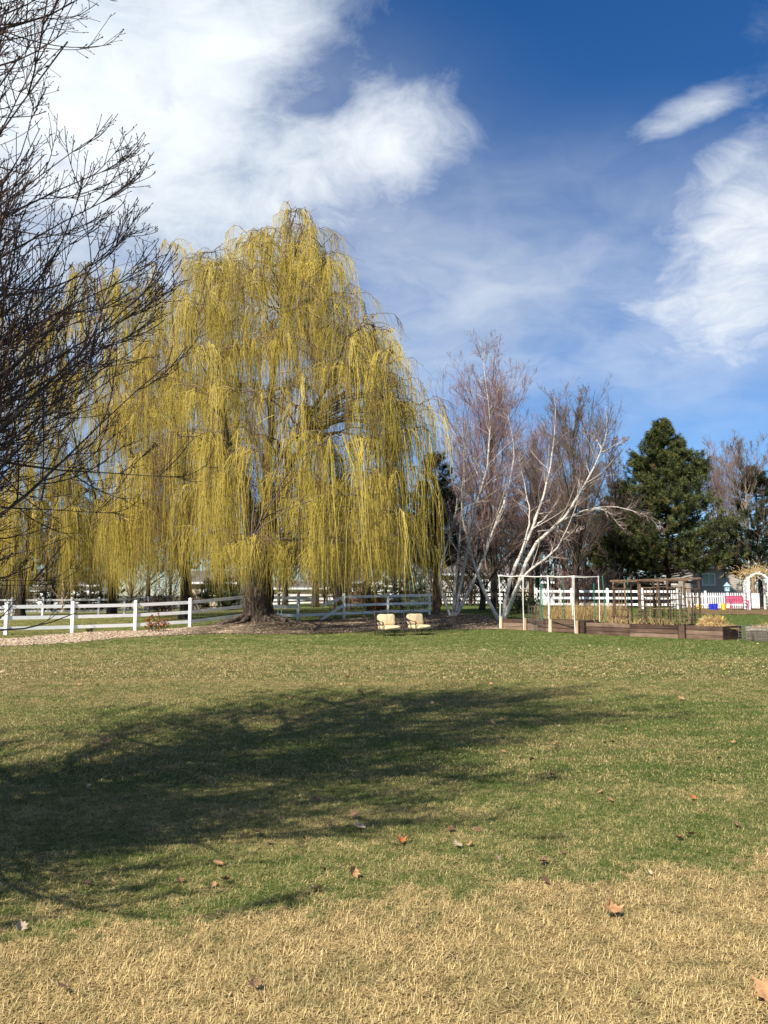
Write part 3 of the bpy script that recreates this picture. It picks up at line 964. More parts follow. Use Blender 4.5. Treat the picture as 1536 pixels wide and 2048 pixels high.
# ------------------------------------------------------------------ birches
def birch(label, base_px, depth, stems, twigs, seed, r0):
    rng = np.random.default_rng(seed)
    b = G(*base_px)
    t = thing('birch_tree', label, 'tree', b)
    allP, allR = [], []
    for st, dd, rs in stems:
        pix = [(850 + x / 3.2, 680 + y / 3.2) for x, y in st]
        n = len(pix)
        pts = [W(px, py, depth + dd * k / (n - 1)) for k, (px, py) in enumerate(pix)]
        if rs >= 1: pts[0] = np.array([pts[0][0], pts[0][1], float(gz(pts[0][0], pts[0][1])) - 0.05])
        P = smoothline(pts, 16); P[2:-1] += rng.normal(0, 0.018, (13, 3))
        R = r0 * rs * np.linspace(1, 0.05, 16)
        Geo().tubes(P[None], R[None], 8).build('trunk' if rs >= 1 else 'branch', M['birch'], t, True)
        allP.append(P); allR.append(R)
    P1, R1 = np.array(allP), np.array(allR)
    P2, R2 = spawn(rng, P1, R1, twigs[0], 0.30, 1.0, 0.4, 1.1, 0.10, 0.30, 8, 0.10, 0.04, 0.34, 0.008)
    P3, R3 = spawn(rng, P2, R2, twigs[1], 0.15, 1.0, 0.3, 1.0, 0.3, 0.75, 5, 0.13, -0.02, 0.6, 0.0050)
    P4, R4 = spawn(rng, P3, R3, twigs[2], 0.15, 1.0, 0.3, 1.0, 0.3, 0.8, 4, 0.14, -0.08, 0.7, 0.0042)
    Geo().tubes(P2, R2, 5, rng.uniform(0.5, 1.0, len(P2))).build('branches', M['birch_branch'], t, True)['kind'] = 'stuff'
    g = Geo(); g.tubes(P3, R3, 3, rng.uniform(0.2, 0.9, len(P3))); g.tubes(P4, R4, 3, rng.uniform(0.0, 0.8, len(P4)))
    g.build('crown', M['twig_red'], t, True)['kind'] = 'stuff'


birch('white birch clump of four slender stems beside the right end of the nearest fence', (905, 46), 46,
      [([(165, 1745), (118, 1640), (95, 1540), (110, 1420), (150, 1270), (185, 1150), (205, 1000), (165, 880), (165, 700), (190, 560)], 0.6, 1.0),
       ([(178, 1745), (195, 1560), (210, 1400), (235, 1110), (250, 950), (248, 780), (245, 650), (230, 520)], -0.8, 1.0),
       ([(190, 1740), (250, 1670), (320, 1520), (385, 1370), (450, 1180), (520, 1000), (560, 830), (570, 690), (545, 560), (530, 430)], 0.9, 1.15),
       ([(195, 1745), (225, 1560), (275, 1340), (330, 1060), (390, 850), (407, 700), (415, 560), (405, 400), (378, 200), (370, 90)], 1.6, 1.15)],
      (36, 9, 4), 41, 0.090)
birch('white barked birch clump spreading widely at the left corner of the raised bed', (1003, 42.5), 42.5,
      [([(480, 1765), (400, 1660), (330, 1480), (280, 1300), (240, 1130), (235, 980), (245, 860)], -1.2, 1.1),
       ([(492, 1765), (540, 1550), (610, 1380), (680, 1220), (740, 1050), (790, 880), (820, 680), (835, 520), (828, 360)], 0.5, 1.2),
       ([(500, 1765), (590, 1580), (700, 1320), (870, 1160), (960, 1030), (1050, 880), (1130, 700), (1165, 560), (1155, 430)], -0.8, 1.3),
       ([(505, 1762), (560, 1640), (640, 1500), (740, 1420), (830, 1350), (900, 1230), (960, 1080), (1010, 900)], -2.0, 1.0),
       ([(610, 1380), (655, 1230), (670, 1090), (650, 1000), (620, 850), (600, 760)], 0.8, 0.6),
       ([(870, 1160), (1000, 1100), (1140, 1068), (1280, 1080), (1400, 1120), (1500, 1158)], -1.5, 0.55),
       ([(1000, 1100), (1140, 1080), (1220, 1160), (1300, 1250)], -1.2, 0.35),
       ([(680, 1220), (800, 1100), (890, 960)], 0.5, 0.4),
       ([(1130, 700), (1080, 620), (1020, 600)], 0.3, 0.35),
       ([(1130, 720), (1230, 670), (1290, 630)], 0.3, 0.35),
       ([(720, 1225), (830, 1215), (930, 1235), (1000, 1210)], -0.3, 0.3)],
      (17, 8, 4), 42, 0.098)


# ------------------------------------------------------------------ bare trees behind
def bare_tree(label, px, depth, top, half_w, seed, mat, bark, r0=0.18, n1=16, counts=(12, 9, 4), spread=(0.25, 0.6), up=0.09, fork=0.18, twr=0.006, wand=0.07, name='bare_tree', cat='tree', group=None, tw=(0.0, 1.0), lean=0.0, like=None):
    rng = np.random.default_rng(seed)
    b = G(px, depth)
    if like is not None:
        t = copy_tree(like)
        k = (W(px, top, depth)[2] - b[2]) / (W(like['px'], like['top'], like['depth'])[2] - like.location.z)
        t.location = tuple(b); t.scale = (k,) * 3; t.rotation_euler = (0, 0, rng.uniform(0.5, 5.8))
        for q in ('px', 'top', 'depth'): del t[q]
        return tag(t, label, cat, group)
    H = W(px, top, depth)[2] - b[2]
    wid = half_w / F * depth
    t = thing(name, label, cat, b, group=group)
    tp = smoothline([b + [0, 0, -0.1], b + [rng.normal(0, .06), 0, H * 0.2], b + [lean * .5 + rng.normal(0, .15), rng.normal(0, .15), H * 0.5], b + [lean + rng.normal(0, .2), 0, H * 0.8]], 14)
    tr = np.linspace(r0, r0 * 0.18, 14)
    Geo().tubes(tp[None], tr[None], 8).build('trunk', bark, t, True)
    hts = rng.uniform(fork, 0.98, n1)
    S, T, r = along(tp[None], tr[None], np.zeros(n1, int), hts)
    az = np.arange(n1) * 2.39996
    a = rng.uniform(*spread, n1)
    D = np.stack([np.cos(az) * np.sin(a), np.sin(az) * np.sin(a), np.cos(a)], 1)
    room = np.maximum(H - (S[:, 2] - b[2]), 0.8)
    L = np.minimum(room * rng.uniform(0.75, 1.05, n1), wid / np.maximum(np.sin(a), 0.15) * rng.uniform(0.8, 1.15, n1))
    P1 = grow(rng, S, D, L, 9, wand, up * 0.5)
    R1 = np.maximum((r * 0.36)[:, None] * np.linspace(1, 0.2, 9)[None], twr * 1.5)
    P2, R2 = spawn(rng, P1, R1, counts[0], 0.1, 1.0, 0.25, 0.8, 0.25, 0.5, 7, wand, up, 0.55, twr * 1.2)
    P3, R3 = spawn(rng, P2, R2, counts[1], 0.1, 1.0, 0.25, 0.8, 0.35, 0.7, 4, wand * 1.4, up, 0.6, twr)
    P4, R4 = spawn(rng, P3, R3, counts[2], 0.1, 1.0, 0.3, 0.9, 0.3, 0.8, 3, wand * 1.3, up, 0.7, twr * 0.8)
    g = Geo(); g.tubes(P1, R1, 5, rng.uniform(0, .4, len(P1))); 
    g.build('limbs', bark, t, True)['kind'] = 'stuff'
    g = Geo(); g.tubes(P2, R2, 4, rng.uniform(*tw, len(P2))); g.tubes(P3, R3, 3, rng.uniform(*tw, len(P3))); g.tubes(P4, R4, 3, rng.uniform(*tw, len(P4)))
    g.build('crown', mat, t, True)['kind'] = 'stuff'
    t['px'], t['top'], t['depth'] = px, top, depth
    return t


RT = bare_tree('tall upright leafless tree with reddish twigs rising behind the four stemmed birch clump', 985, 58, 735, 95, 51, M['twig_red'], M['bark_dark'], 0.22, 30, (12, 8, 3), (0.10, 0.60), 0.12, 0.12, 0.0062, tw=(0.3, 1.0))
bare_tree('broad leafless tree with brown twigs rising behind the wide birch clump and the pipe frame', 1150, 57, 775, 125, 52, M['twig_brown'], M['bark_dark'], 0.22, 30, (12, 8, 3), (0.12, 0.7), 0.10, 0.12, 0.0062, tw=(0.1, 0.8))
bare_tree('leafless tree at the right edge with a sunlit tan trunk behind the garden arbor', 1500, 63, 868, 80, 53, M['twig_brown'], M['bark_tan'], 0.19, 24, (11, 7, 3), (0.15, 0.8), 0.08, 0.22, 0.0065, tw=(0.2, 1.0))
bare_tree('leafless tree with rust brown bark standing behind the white fence panels', 1128, 66, 930, 90, 54, M['twig_dark'], M['bark_rust'], 0.26, 16, (9, 6, 3), (0.3, 0.9), 0.05, 0.2, 0.009, tw=(0.3, 1.0))
bare_tree('low dark leafless orchard tree with a leaning trunk left of the wide birch clump', 962, 55, 1040, 85, 55, M['twig_dark'], M['bark_dark'], 0.24, 15, (9, 7, 3), (0.5, 1.1), 0.02, 0.3, 0.0085)
bare_tree('second low dark orchard tree just left of the leftmost pipe frame post', 990, 62, 1000, 90, 56, M['twig_dark'], M['bark_dark'], 0.24, 15, (9, 7, 3), (0.5, 1.0), 0.03, 0.3, 0.009)
BT = bare_tree('dark leafless tree whose trunk shows behind the middle of the pipe frame', 1060, 70, 930, 100, 57, M['twig_dark'], M['bark_dark'], 0.28, 16, (9, 7, 3), (0.4, 1.0), 0.03, 0.25, 0.010)
bare_tree('leafless tree with a slim dark trunk in the gap of the broken fence bay', 632, 62, 860, 120, 58, M['twig_dark'], M['bark_dark'], 0.24, 15, (9, 7, 3), (0.4, 1.0), 0.03, 0.3, 0.009, like=BT)
bare_tree('leafless tree with a thick dark trunk close to the right of the largest willow trunk', 572, 66, 900, 110, 59, M['twig_dark'], M['bark_dark'], 0.36, 14, (9, 7, 3), (0.4, 1.0), 0.03, 0.3, 0.009, like=BT)
bare_tree('small forked leafless tree behind the fence above the leaning garden stake', 738, 52, 1060, 60, 60, M['twig_brown'], M['bark_dark'], 0.13, 14, (9, 7, 4), (0.4, 1.0), 0.03, 0.2, 0.007, tw=(0.3, 1.0))
bare_tree('pale branched leafless tree at far left behind the back pasture fence', 133, 74, 1020, 90, 61, M['twig_brown'], M['bark_tan'], 0.25, 14, (8, 6, 3), (0.4, 1.0), 0.04, 0.12, 0.010, tw=(0.3, 1.0))
bare_tree('dark leafless tree between the two willow trunks left of the cream house', 300, 78, 960, 90, 62, M['twig_dark'], M['bark_dark'], 0.25, 15, (9, 7, 4), (0.4, 0.9), 0.04, 0.2, 0.010, like=BT)
TH_ = bare_tree('dense leafless thicket tree directly behind the four stemmed birch clump', 915, 74, 930, 110, 64, M['twig_dark'], M['bark_dark'], 0.2, 22, (10, 7, 3), (0.3, 1.1), 0.04, 0.08, 0.011, tw=(.3, 1))
bare_tree('dense leafless thicket tree behind the left half of the pipe frame', 1020, 78, 950, 110, 65, M['twig_brown'], M['bark_dark'], 0.2, 26, (12, 8, 4), (0.3, 1.1), 0.04, 0.08, 0.009, tw=(0, .6), like=TH_)
bare_tree('dense leafless thicket tree behind the right half of the pipe frame', 1110, 76, 960, 110, 66, M['twig_brown'], M['bark_dark'], 0.2, 26, (12, 8, 4), (0.3, 1.1), 0.04, 0.08, 0.009, tw=(0, .6), like=TH_)
bare_tree('brown leafless tree behind the right side of the largest willow', 790, 70, 950, 110, 67, M['twig_dark'], M['bark_dark'], 0.2, 24, (11, 8, 4), (0.3, 1.1), 0.04, 0.08, 0.009, tw=(.3, 1), like=TH_)
bare_tree('brown leafless tree behind the middle of the largest willow', 680, 74, 960, 110, 68, M['twig_dark'], M['bark_dark'], 0.2, 22, (11, 8, 4), (0.3, 1.1), 0.04, 0.08, 0.009, tw=(.3, 1), like=TH_)
bare_tree('leafless brown tree behind the pine tree and left of it', 1225, 64, 860, 70, 63, M['twig_brown'], M['bark_dark'], 0.2, 16, (9, 7, 3), (0.2, 0.7), 0.07, 0.2, 0.009, tw=(0.0, 0.7))


BR = [(25, 74, 1040), (110, 82, 1050), (185, 78, 1060), (265, 84, 1040), (345, 80, 1050), (480, 84, 1050), (560, 82, 1040), (650, 80, 1050), (730, 82, 1040), (830, 78, 1030),
      (880, 72, 1010), (940, 68, 1040), (990, 74, 1000), (1045, 70, 1040), (1095, 72, 1010), (1150, 70, 1030), (1195, 74, 1000), (1250, 76, 1040)]
bare_tree('reddish leafless tree filling the gap between the two tall bare crowns', 1072, 64, 850, 90, 69, None, None, like=RT)
bare_tree('reddish leafless tree between the largest pine and the tan trunked tree', 1440, 76, 900, 90, 70, None, None, like=RT)
for k_, (px, d_, tp_) in enumerate(BR):
    bare_tree(ORD[k_] + ' from the left of the low leafless brush trees closing the back', px, d_, tp_, 80, 800 + k_, None, None, group='low leafless brush trees at the back', like=TH_)


for o in (x for x in bpy.data.objects if 'px' in x.keys()):
    for q in ('px', 'top', 'depth'): del o[q]


# ------------------------------------------------------------------ conifers
def conifer(label, px, depth, top, env, seed, mat, bark, n_tuft, needle_len=0.2, per=26, r0=0.2, name='pine_tree', peaks=(), droop=0.0, nw=0.017):
    """env: list of (height fraction, radius m); foliage is thousands of needle tufts at the ends of whorled limbs"""
    rng = np.random.default_rng(seed)
    b = G(px, depth)
    H = W(px, top, depth)[2] - b[2]
    t = thing(name, label, 'tree', b)
    tp = np.array([b + [0, 0, -0.1], b + [0.03, 0, H * 0.3], b + [0, 0.03, H * 0.65], b + [0, 0, H * 0.97]])
    Geo().tubes(smoothline(tp, 10)[None], np.linspace(r0, 0.03, 10)[None], 9).build('trunk', bark, t, True)
    ef = np.array([e[0] for e in env]); er = np.array([e[1] for e in env])
    nb = int(n_tuft / 9)
    f = rng.uniform(ef[0], 0.985, nb); 
    wgt = np.interp(f, ef, er) + 0.15
    f = f[rng.uniform(size=nb) < (wgt / wgt.max()) ** 0.6]; nb = len(f)
    az = rng.uniform(0, 6.28, nb)
    lump = 1 + 0.15 * np.sin(az * 3 + f * 17 + seed) + 0.12 * np.sin(az * 5 - f * 29)
    rad = np.interp(f, ef, er) * lump * rng.uniform(0.72, 1.12, nb)
    S = np.stack([np.full(nb, b[0]), np.full(nb, b[1]), b[2] + f * H - 0.25 * rad], 1)
    E = np.stack([b[0] + np.cos(az) * rad, b[1] + np.sin(az) * rad, b[2] + f * H - droop * rad + rng.normal(0, 0.12, nb)], 1)
    for (ppx, ppy, rr) in peaks:
        q = W(ppx, ppy, depth + rng.uniform(-0.5, 0.5))
        k = 26
        s2 = rng.uniform(0, 1, k)
        E = np.vstack([E, q + np.stack([rng.normal(0, 1, k) * rr * s2, rng.normal(0, 1, k) * rr * s2, -s2 * rr * 3.2], 1)])
        S = np.vstack([S, np.tile([b[0], b[1], q[2] - 2.2], (k, 1))])
    mid = (S + E) / 2; mid[:, 2] -= 0.12 * np.linalg.norm(E - S, axis=1)
    tt = np.linspace(0, 1, 6)[None, :, None]
    LB = (1 - tt) ** 2 * S[:, None] + 2 * tt * (1 - tt) * mid[:, None] + tt ** 2 * E[:, None]
    Geo().tubes(LB, np.tile(np.linspace(0.035, 0.012, 6), (len(LB), 1)), 4, np.full(len(LB), .3)).build('limbs', bark, t, True)['kind'] = 'stuff'
    # tufts along the outer part of each limb
    k = max(1, int(n_tuft / len(LB)))
    idx = np.repeat(np.arange(len(LB)), k)
    s = 1 - rng.uniform(0, 1, len(idx)) ** 1.5 * 0.62
    C, T, _ = along(LB, np.zeros(LB.shape[:2]), idx, s)
    C = C + rng.normal(0, 0.17, C.shape) * (0.4 + np.linalg.norm(E - S, axis=1)[idx] * 0.35)[:, None] * np.array([1, 1, 0.7])
    ax = unit(T * np.array([1, 1, 0.4]) + [0, 0, 0.75 - droop * 1.2] + rng.normal(0, 0.25, C.shape))
    ctint = np.clip(rng.normal(0.5, 0.16, len(LB))[idx] + rng.normal(0, 0.14, len(idx)), 0, 0.88)
    ctint = np.where(rng.uniform(size=len(idx)) < 0.012, 1.0, ctint)
    n = len(C)
    # needles: thin spikes fanning round the shoot axis
    i2 = np.repeat(np.arange(n), per)
    u = rng.uniform(-0.3, 1.0, len(i2))
    q = rng.normal(size=(len(i2), 3)); a = ax[i2]
    q = unit(q - (q * a).sum(-1, keepdims=True) * a)
    root = C[i2] + a * (u * needle_len * 1.1)[:, None]
    d = unit(a * rng.uniform(0.35, 1.0, len(i2))[:, None] + q)
    tip = root + d * (needle_len * rng.uniform(0.7, 1.2, len(i2)))[:, None]
    side = unit(np.cross(d, rng.normal(size=d.shape))) * nw
    V = np.stack([root - side, root + side, tip], 1).reshape(-1, 3)
    Geo().add(V, np.arange(len(V)).reshape(-1, 3), np.repeat(np.clip(ctint[i2] + rng.normal(0, 0.05, len(i2)), 0, 1), 3)).build('crown', mat, t)['kind'] = 'stuff'
    return t


conifer('largest dark green pine with bushy upright tufts standing behind the wooden trellis', 1333, 65, 840,
        [(0.23, 4.2), (0.29, 5.2), (0.40, 5.0), (0.55, 4.0), (0.68, 2.9), (0.80, 1.5), (0.9, 0.75), (1.0, 0.05)], 71, M['needle'], M['bark_dark'], 6200, 0.31, 26,
        peaks=[(1300, 868, 0.5), (1316, 850, .4), (1404, 908, 0.7), (1358, 880, .5), (1268, 908, 0.5)], nw=0.024)
conifer('shaggy dark pine behind the largest pine on its left, next to the wide birch', 1240, 68, 960,
        [(0.16, 3.0), (0.3, 3.5), (0.55, 2.8), (0.8, 1.5), (1.0, 0.2)], 72, M['needle'], M['bark_dark'], 2000, 0.3, 26, nw=0.023)
conifer('dark evergreen behind the tan trunked bare tree at the right edge', 1515, 64, 930,
        [(0.24, 2.6), (0.34, 3.2), (0.55, 2.7), (0.8, 1.5), (1.0, 0.2)], 73, M['needle_dark'], M['bark_dark'], 1900, 0.28, 24, nw=0.022)
conifer('dark pine with a reddish trunk between the largest willow and the four stemmed birch', 872, 50, 905,
        [(0.30, 1.2), (0.4, 1.7), (0.6, 1.6), (0.85, 0.9), (1.0, 0.2)], 74, M['needle_dark'], M['bark_rust'], 1300, 0.25, 24, 0.27, nw=0.02)
conifer('pale blue green spruce with drooping tiers behind the fence and the armchairs', 800, 60, 1095,
        [(0.08, 2.2), (0.2, 2.3), (0.5, 1.5), (0.8, .7), (1.0, 0.1)], 75, M['needle_blue'], M['bark_dark'], 900, 0.17, 26, 0.13, 'spruce_tree', droop=0.22)
conifer('dark spruce at far left between the two leftmost willow trunks', 95, 80, 985,
        [(0.08, 3.4), (0.25, 3.3), (0.55, 2.2), (0.8, 1.1), (1.0, 0.15)], 76, M['needle_dark'], M['bark_dark'], 1300, 0.3, 22, 0.2, 'spruce_tree', droop=0.2, nw=0.025)
conifer('dark spruce at the left edge behind the leftmost willow', -5, 78, 1010,
        [(0.08, 3.2), (0.25, 3.2), (0.55, 2.2), (0.8, 1.1), (1.0, 0.15)], 77, M['needle_dark'], M['bark_dark'], 1200, 0.3, 22, 0.2, 'spruce_tree', droop=0.2, nw=0.025)
conifer('dark spruce behind the willow in the back pasture', 205, 84, 1030,
        [(0.06, 3.0), (0.25, 3.0), (0.6, 1.8), (1.0, 0.1)], 79, M['needle_dark'], M['bark_dark'], 1000, 0.3, 22, 0.2, 'spruce_tree', droop=0.2, nw=0.025)
conifer('small dark fir tree behind the fence between the forked willow and the largest willow trunk', 440, 60, 1120,
        [(0.06, 1.6), (0.25, 1.6), (0.6, 1.0), (1.0, 0.1)], 78, M['needle_dark'], M['bark_dark'], 500, 0.2, 22, 0.1, 'spruce_tree', droop=0.15)

# far-off wood closing the horizon
rng = np.random.default_rng(90)
g = Geo()
S = np.stack([rng.uniform(-170, 190, 380), rng.uniform(150, 215, 380), np.zeros(380)], 1)
S[:, 2] = gz(S[:, 0], S[:, 1])
hgt = rng.uniform(3.0, 7.5, 380)
P = grow(rng, S, np.tile([0, 0, 1.0], (380, 1)) + rng.normal(0, .08, (380, 3)), hgt, 6, 0.04, 0.02)
R = np.linspace(0.16, 0.04, 6)[None] * np.ones((380, 1))
g.tubes(P, R, 4, rng.uniform(0, .5, 380))
P2, R2 = spawn(rng, P, R, 9, 0.12, 1.0, 0.3, 0.9, 0.3, 0.6, 3, 0.08, 0.06, 0.5, 0.04)
g.tubes(P2, R2, 3, rng.uniform(0, .8, len(P2)))
P3, R3 = spawn(rng, P2, R2, 4, 0.12, 1.0, 0.3, 0.9, 0.4, 0.8, 2, 0.08, 0.06, 0.6, 0.04)
g.tubes(P3, R3, 3, rng.uniform(0, 1, len(P3)))
tag(g.build('distant_wood', M['twig_brown']), 'far off brown leafless wood along the horizon', None, None, 'stuff')


# ------------------------------------------------------------------ shrubs and plants
def shrub(label, px, depth, h, wdt, mat, seed, name='shrub', stems=40, twr=0.008, counts=(7, 4), leaf=None, group=None, cat='shrub', py=None):
    rng = np.random.default_rng(seed)
    b = G(px, depth) if py is None else GP(px, py)
    t = thing(name, label, cat, b, group=group)
    S = b + np.stack([rng.normal(0, wdt * 0.18, stems), rng.normal(0, wdt * 0.18, stems), np.full(stems, -0.03)], 1)
    D = np.stack([rng.normal(0, wdt / h * 0.45, stems), rng.normal(0, wdt / h * 0.45, stems), np.ones(stems)], 1)
    P1 = grow(rng, S, D, h * rng.uniform(0.6, 1.0, stems), 7, 0.08, 0.03)
    R1 = np.tile(np.linspace(twr * 1.8, twr, 7), (stems, 1))
    P2, R2 = spawn(rng, P1, R1, counts[0], 0.2, 1, 0.3, 0.9, 0.25, 0.5, 5, 0.1, 0.03, 0.8, twr * 0.8)
    P3, R3 = spawn(rng, P2, R2, counts[1], 0.2, 1, 0.3, 0.9, 0.3, 0.7, 4, 0.1, 0.03, 0.8, twr * 0.7)
    g = Geo()
    for P, R, k in ((P1, R1, 4), (P2, R2, 3), (P3, R3, 3)):
        g.tubes(P, R, k, rng.uniform(0, 1, len(P)))
    g.build('stems', mat if leaf is None else M['twig_dark'], t, True)['kind'] = 'stuff'
    if leaf is not None:
        C = np.concatenate([P3[:, -1], P3[:, 2], P2[:, -1]]); n = len(C)
        a = unit(rng.normal(size=(n, 3))); c = unit(np.cross(a, rng.normal(size=(n, 3))))
        s = rng.uniform(0.03, 0.07, n)[:, None]
        V = np.stack([C - a * s, C + c * s * .6, C + a * s, C - c * s * .6], 1).reshape(-1, 3)
        Geo().add(V, np.arange(len(V)).reshape(-1, 4), np.repeat(rng.uniform(0, 1, n), 4)).build('foliage', leaf, t)['kind'] = 'stuff'
    return t


shrub('tall brown leafless shrub behind the fence right of the broken bay', 690, 56, 3.6, 2.6, M['twig_brown'], 101, stems=48, twr=0.012, counts=(8, 4))
shrub('rust orange leafed shrub low behind the middle rail of the fence', 757, 54, 0.9, 1.6, M['twig_brown'], 102, stems=40, leaf=M['leaf_rust'], counts=(7, 5))
shrub('dark green bush behind the top rail right of the rust shrub', 745, 58, 1.5, 2.0, M['twig_dark'], 103, stems=40, leaf=M['leaf_green'], counts=(8, 5))
shrub('rounded evergreen bush left of the largest willow trunk in front of the cream house', 457, 58, 1.7, 1.0, M['twig_dark'], 104, stems=50, leaf=M['leaf_green'], counts=(9, 6))
shrub('grey green low bush at the left end of the white fence panels', 1048, 50, 1.2, 1.8, M['twig_brown'], 105, stems=50, leaf=M['leaf_green'], counts=(6, 3))
shrub('tangled leafless brush behind the fence left of the forked willow trunk', 325, 60, 2.2, 3.4, M['twig_dark'], 106, stems=60, twr=0.01, counts=(7, 4))
shrub('thin leafless brush around the foot of the cream house', 405, 64, 1.9, 2.6, M['twig_brown'], 107, stems=40, twr=0.01, counts=(6, 4))
shrub('small red brown shrub at the foot of the fence beside its third visible post', 309, 36, 0.85, 0.7, M['twig_red'], 108, stems=14, twr=0.006, counts=(4, 3), leaf=M['leaf_rust'], py=1264)
shrub('tiny dark shrub at the foot of the fence beside its second visible post', 180, 35, 0.45, 0.5, M['twig_dark'], 109, stems=16, twr=0.005, counts=(4, 2), py=1265)
shrub('reddish leafless bramble under the birches beyond the raised bed', 1150, 60, 3.4, 3.0, M['twig_red'], 110, stems=42, twr=0.012, counts=(7, 5))
shrub('dense reddish brown brush between the white fence panels and the pine', 1205, 62, 3.0, 2.6, M['twig_red'], 111, stems=42, twr=0.012, counts=(7, 5))
shrub('dark brush behind the two orchard trees', 930, 72, 3.4, 4.0, M['twig_dark'], 112, stems=40, twr=0.016, counts=(7, 4))
shrub('dark brush below the pine with the reddish trunk', 850, 66, 3.0, 3.6, M['twig_dark'], 113, stems=40, twr=0.016, counts=(7, 4))
shrub('dark brush at the left edge behind the pasture fence', 20, 70, 3.2, 5.0, M['twig_dark'], 114, stems=40, twr=0.016, counts=(7, 4))


def dry_clump(px, py, h, wdt, seed, label, group):
    rng = np.random.default_rng(seed)
    b = GP(px, py)
    n = 170
    S = b + np.stack([rng.normal(0, wdt * .3, n), rng.normal(0, wdt * .3, n), np.full(n, 0.0)], 1)
    D = np.stack([rng.normal(0, .22, n), rng.normal(0, .22, n), np.ones(n)], 1)
    P = grow(rng, S, D, h * rng.uniform(.4, 1, n), 5, 0.06, -0.03)
    g = Geo().tubes(P, np.tile(np.linspace(0.009, 0.004, 5), (n, 1)), 3, rng.uniform(0, 1, n))
    tag(g.build('dry_grass_clump', M['straw'], loc=b), label, 'dry grass', group)


for k, (px, py) in enumerate([(1082, 1239), (1102, 1240), (1122, 1238), (1142, 1241), (1150, 1236), (1163, 1240), (1184, 1239), (1196, 1236), (1205, 1240), (1226, 1239), (1247, 1238)]):
    dry_clump(px, py, 0.95, 0.75, 120 + k, ORD[k] + ' from the left of the dry straw clumps behind the raised bed', 'dry stalks behind the raised bed')


# ------------------------------------------------------------------ white rail fences
def post(t, p, h, s=0.13, mat=None, cap=True):
    g = Geo().box(p + [0, 0, h / 2 - 0.05], (s, s, h + 0.1))
    if cap:
        g.box(p + [0, 0, h + 0.012], (s + 0.02, s + 0.02, 0.024)); g.box(p + [0, 0, h + 0.044], (s + 0.01, s + 0.01, 0.04), taper=0.15)
    return g.build('post', mat or M['vinyl'], t)


def rail(t, a, b, mat=None, wd=0.04, hg=0.14, name='rail'):
    return Geo().beam(a, b, wd, hg).build(name, mat or M['vinyl'], t)


fence_px = [(-120, 32.2), (21, 33.5), (152, 34.9), (276, 36.3), (384, 37.7), (495, 40.2), (597.5, 42.3), (689, 44.5), (776, 46.0), (858, 47.0)]
P = [G(*p) for p in fence_px]
t = thing('rail_fence', 'nearest white three rail fence running from the left edge to behind the armchairs', 'fence', P[1])
for k, p in enumerate(P):
    post(t, p, 1.27)
for k in range(len(P) - 1):
    a, b = P[k], P[k + 1]
    u = unit(b - a)
    for j, z in enumerate((0.26, 0.68, 1.12)):
        A = a + u * 0.066 + [0, 0, z]; B = b - u * 0.066 + [0, 0, z]
        if k == 6:                                      # the broken bay
            if j == 2:
                rail(t, A, A + (B - A) * 0.36 + [0, 0, -0.10]).__setitem__('label', 'snapped end of the top rail')
                rail(t, B, B + (A - B) * 0.50 + [0, -0.1, -0.42]).__setitem__('label', 'fallen top rail sloping down')
            elif j == 1:
                rail(t, B, B + (A - B) * 0.52 + [0, -0.25, -0.72]).__setitem__('label', 'fallen middle rail sloping to the ground')
            else:
                rail(t, A, B)
        else:
            rail(t, A, B)

P = [G(px, d) for px, d in [(1070, 59), (1140, 58.6), (1211, 58.2), (1280, 57.8), (1350, 57.5)]]
t = thing('rail_fence', 'short white three rail fence of sunlit panels behind the dry stalks and trellis', 'fence', P[0])
for p in P: post(t, p, 1.38, 0.16)
for a, b in zip(P[:-1], P[1:]):
    u = unit(b - a)
    for z in (0.30, 0.74, 1.20):
        rail(t, a + u * .081 + [0, 0, z], b - u * .081 + [0, 0, z], hg=0.16)

# back pasture fences
P = [G(px, d) for px, d in [(-130, 58), (-60, 58.6), (31, 59.5), (92, 60.2), (149, 61), (203, 62), (254, 63), (300, 64.5), (345, 66), (390, 68)]]
t = thing('rail_fence', 'shaded grey white fence along the back of the left pasture', 'fence', P[3])
for p in P: post(t, p, 1.25, 0.14)
for a, b in zip(P[:-1], P[1:]):
    u = unit(b - a)
    for z in (0.30, 0.70, 1.10): rail(t, a + u * .07 + [0, 0, z], b - u * .07 + [0, 0, z])
P = [G(px, d) for px, d in [(-200, 84), (-140, 84), (-80, 84.3), (-20, 84.6), (40, 85), (100, 85), (155, 85.5), (210, 86), (265, 86.5), (320, 87), (372, 88), (425, 88.5), (480, 89), (535, 90)]]
t = thing('rail_fence', 'bright sunlit white fence farthest back on the left', 'fence', P[5])
for p in P: post(t, p, 1.5, 0.15)
for a, b in zip(P[:-1], P[1:]):
    u = unit(b - a)
    for z in (0.45, 0.86, 1.27): rail(t, a + u * .08 + [0, 0, z], b - u * .08 + [0, 0, z], hg=0.26)
P = [G(px, d) for px, d in [(545, 80), (600, 80), (655, 80), (710, 80), (770, 80), (830, 80), (890, 80), (948, 80), (1005, 80), (1060, 80)]]
t = thing('rail_fence', 'dark wooden rail fence far behind the broken bay and the birches', 'fence', P[2])
for p in P: post(t, p, 1.3, 0.15, M['bed_wood'], False)
for a, b in zip(P[:-1], P[1:]):
    u = unit(b - a)
    for z in (0.35, 0.75, 1.15): rail(t, a + u * .08 + [0, 0, z], b - u * .08 + [0, 0, z], M['bed_wood'])

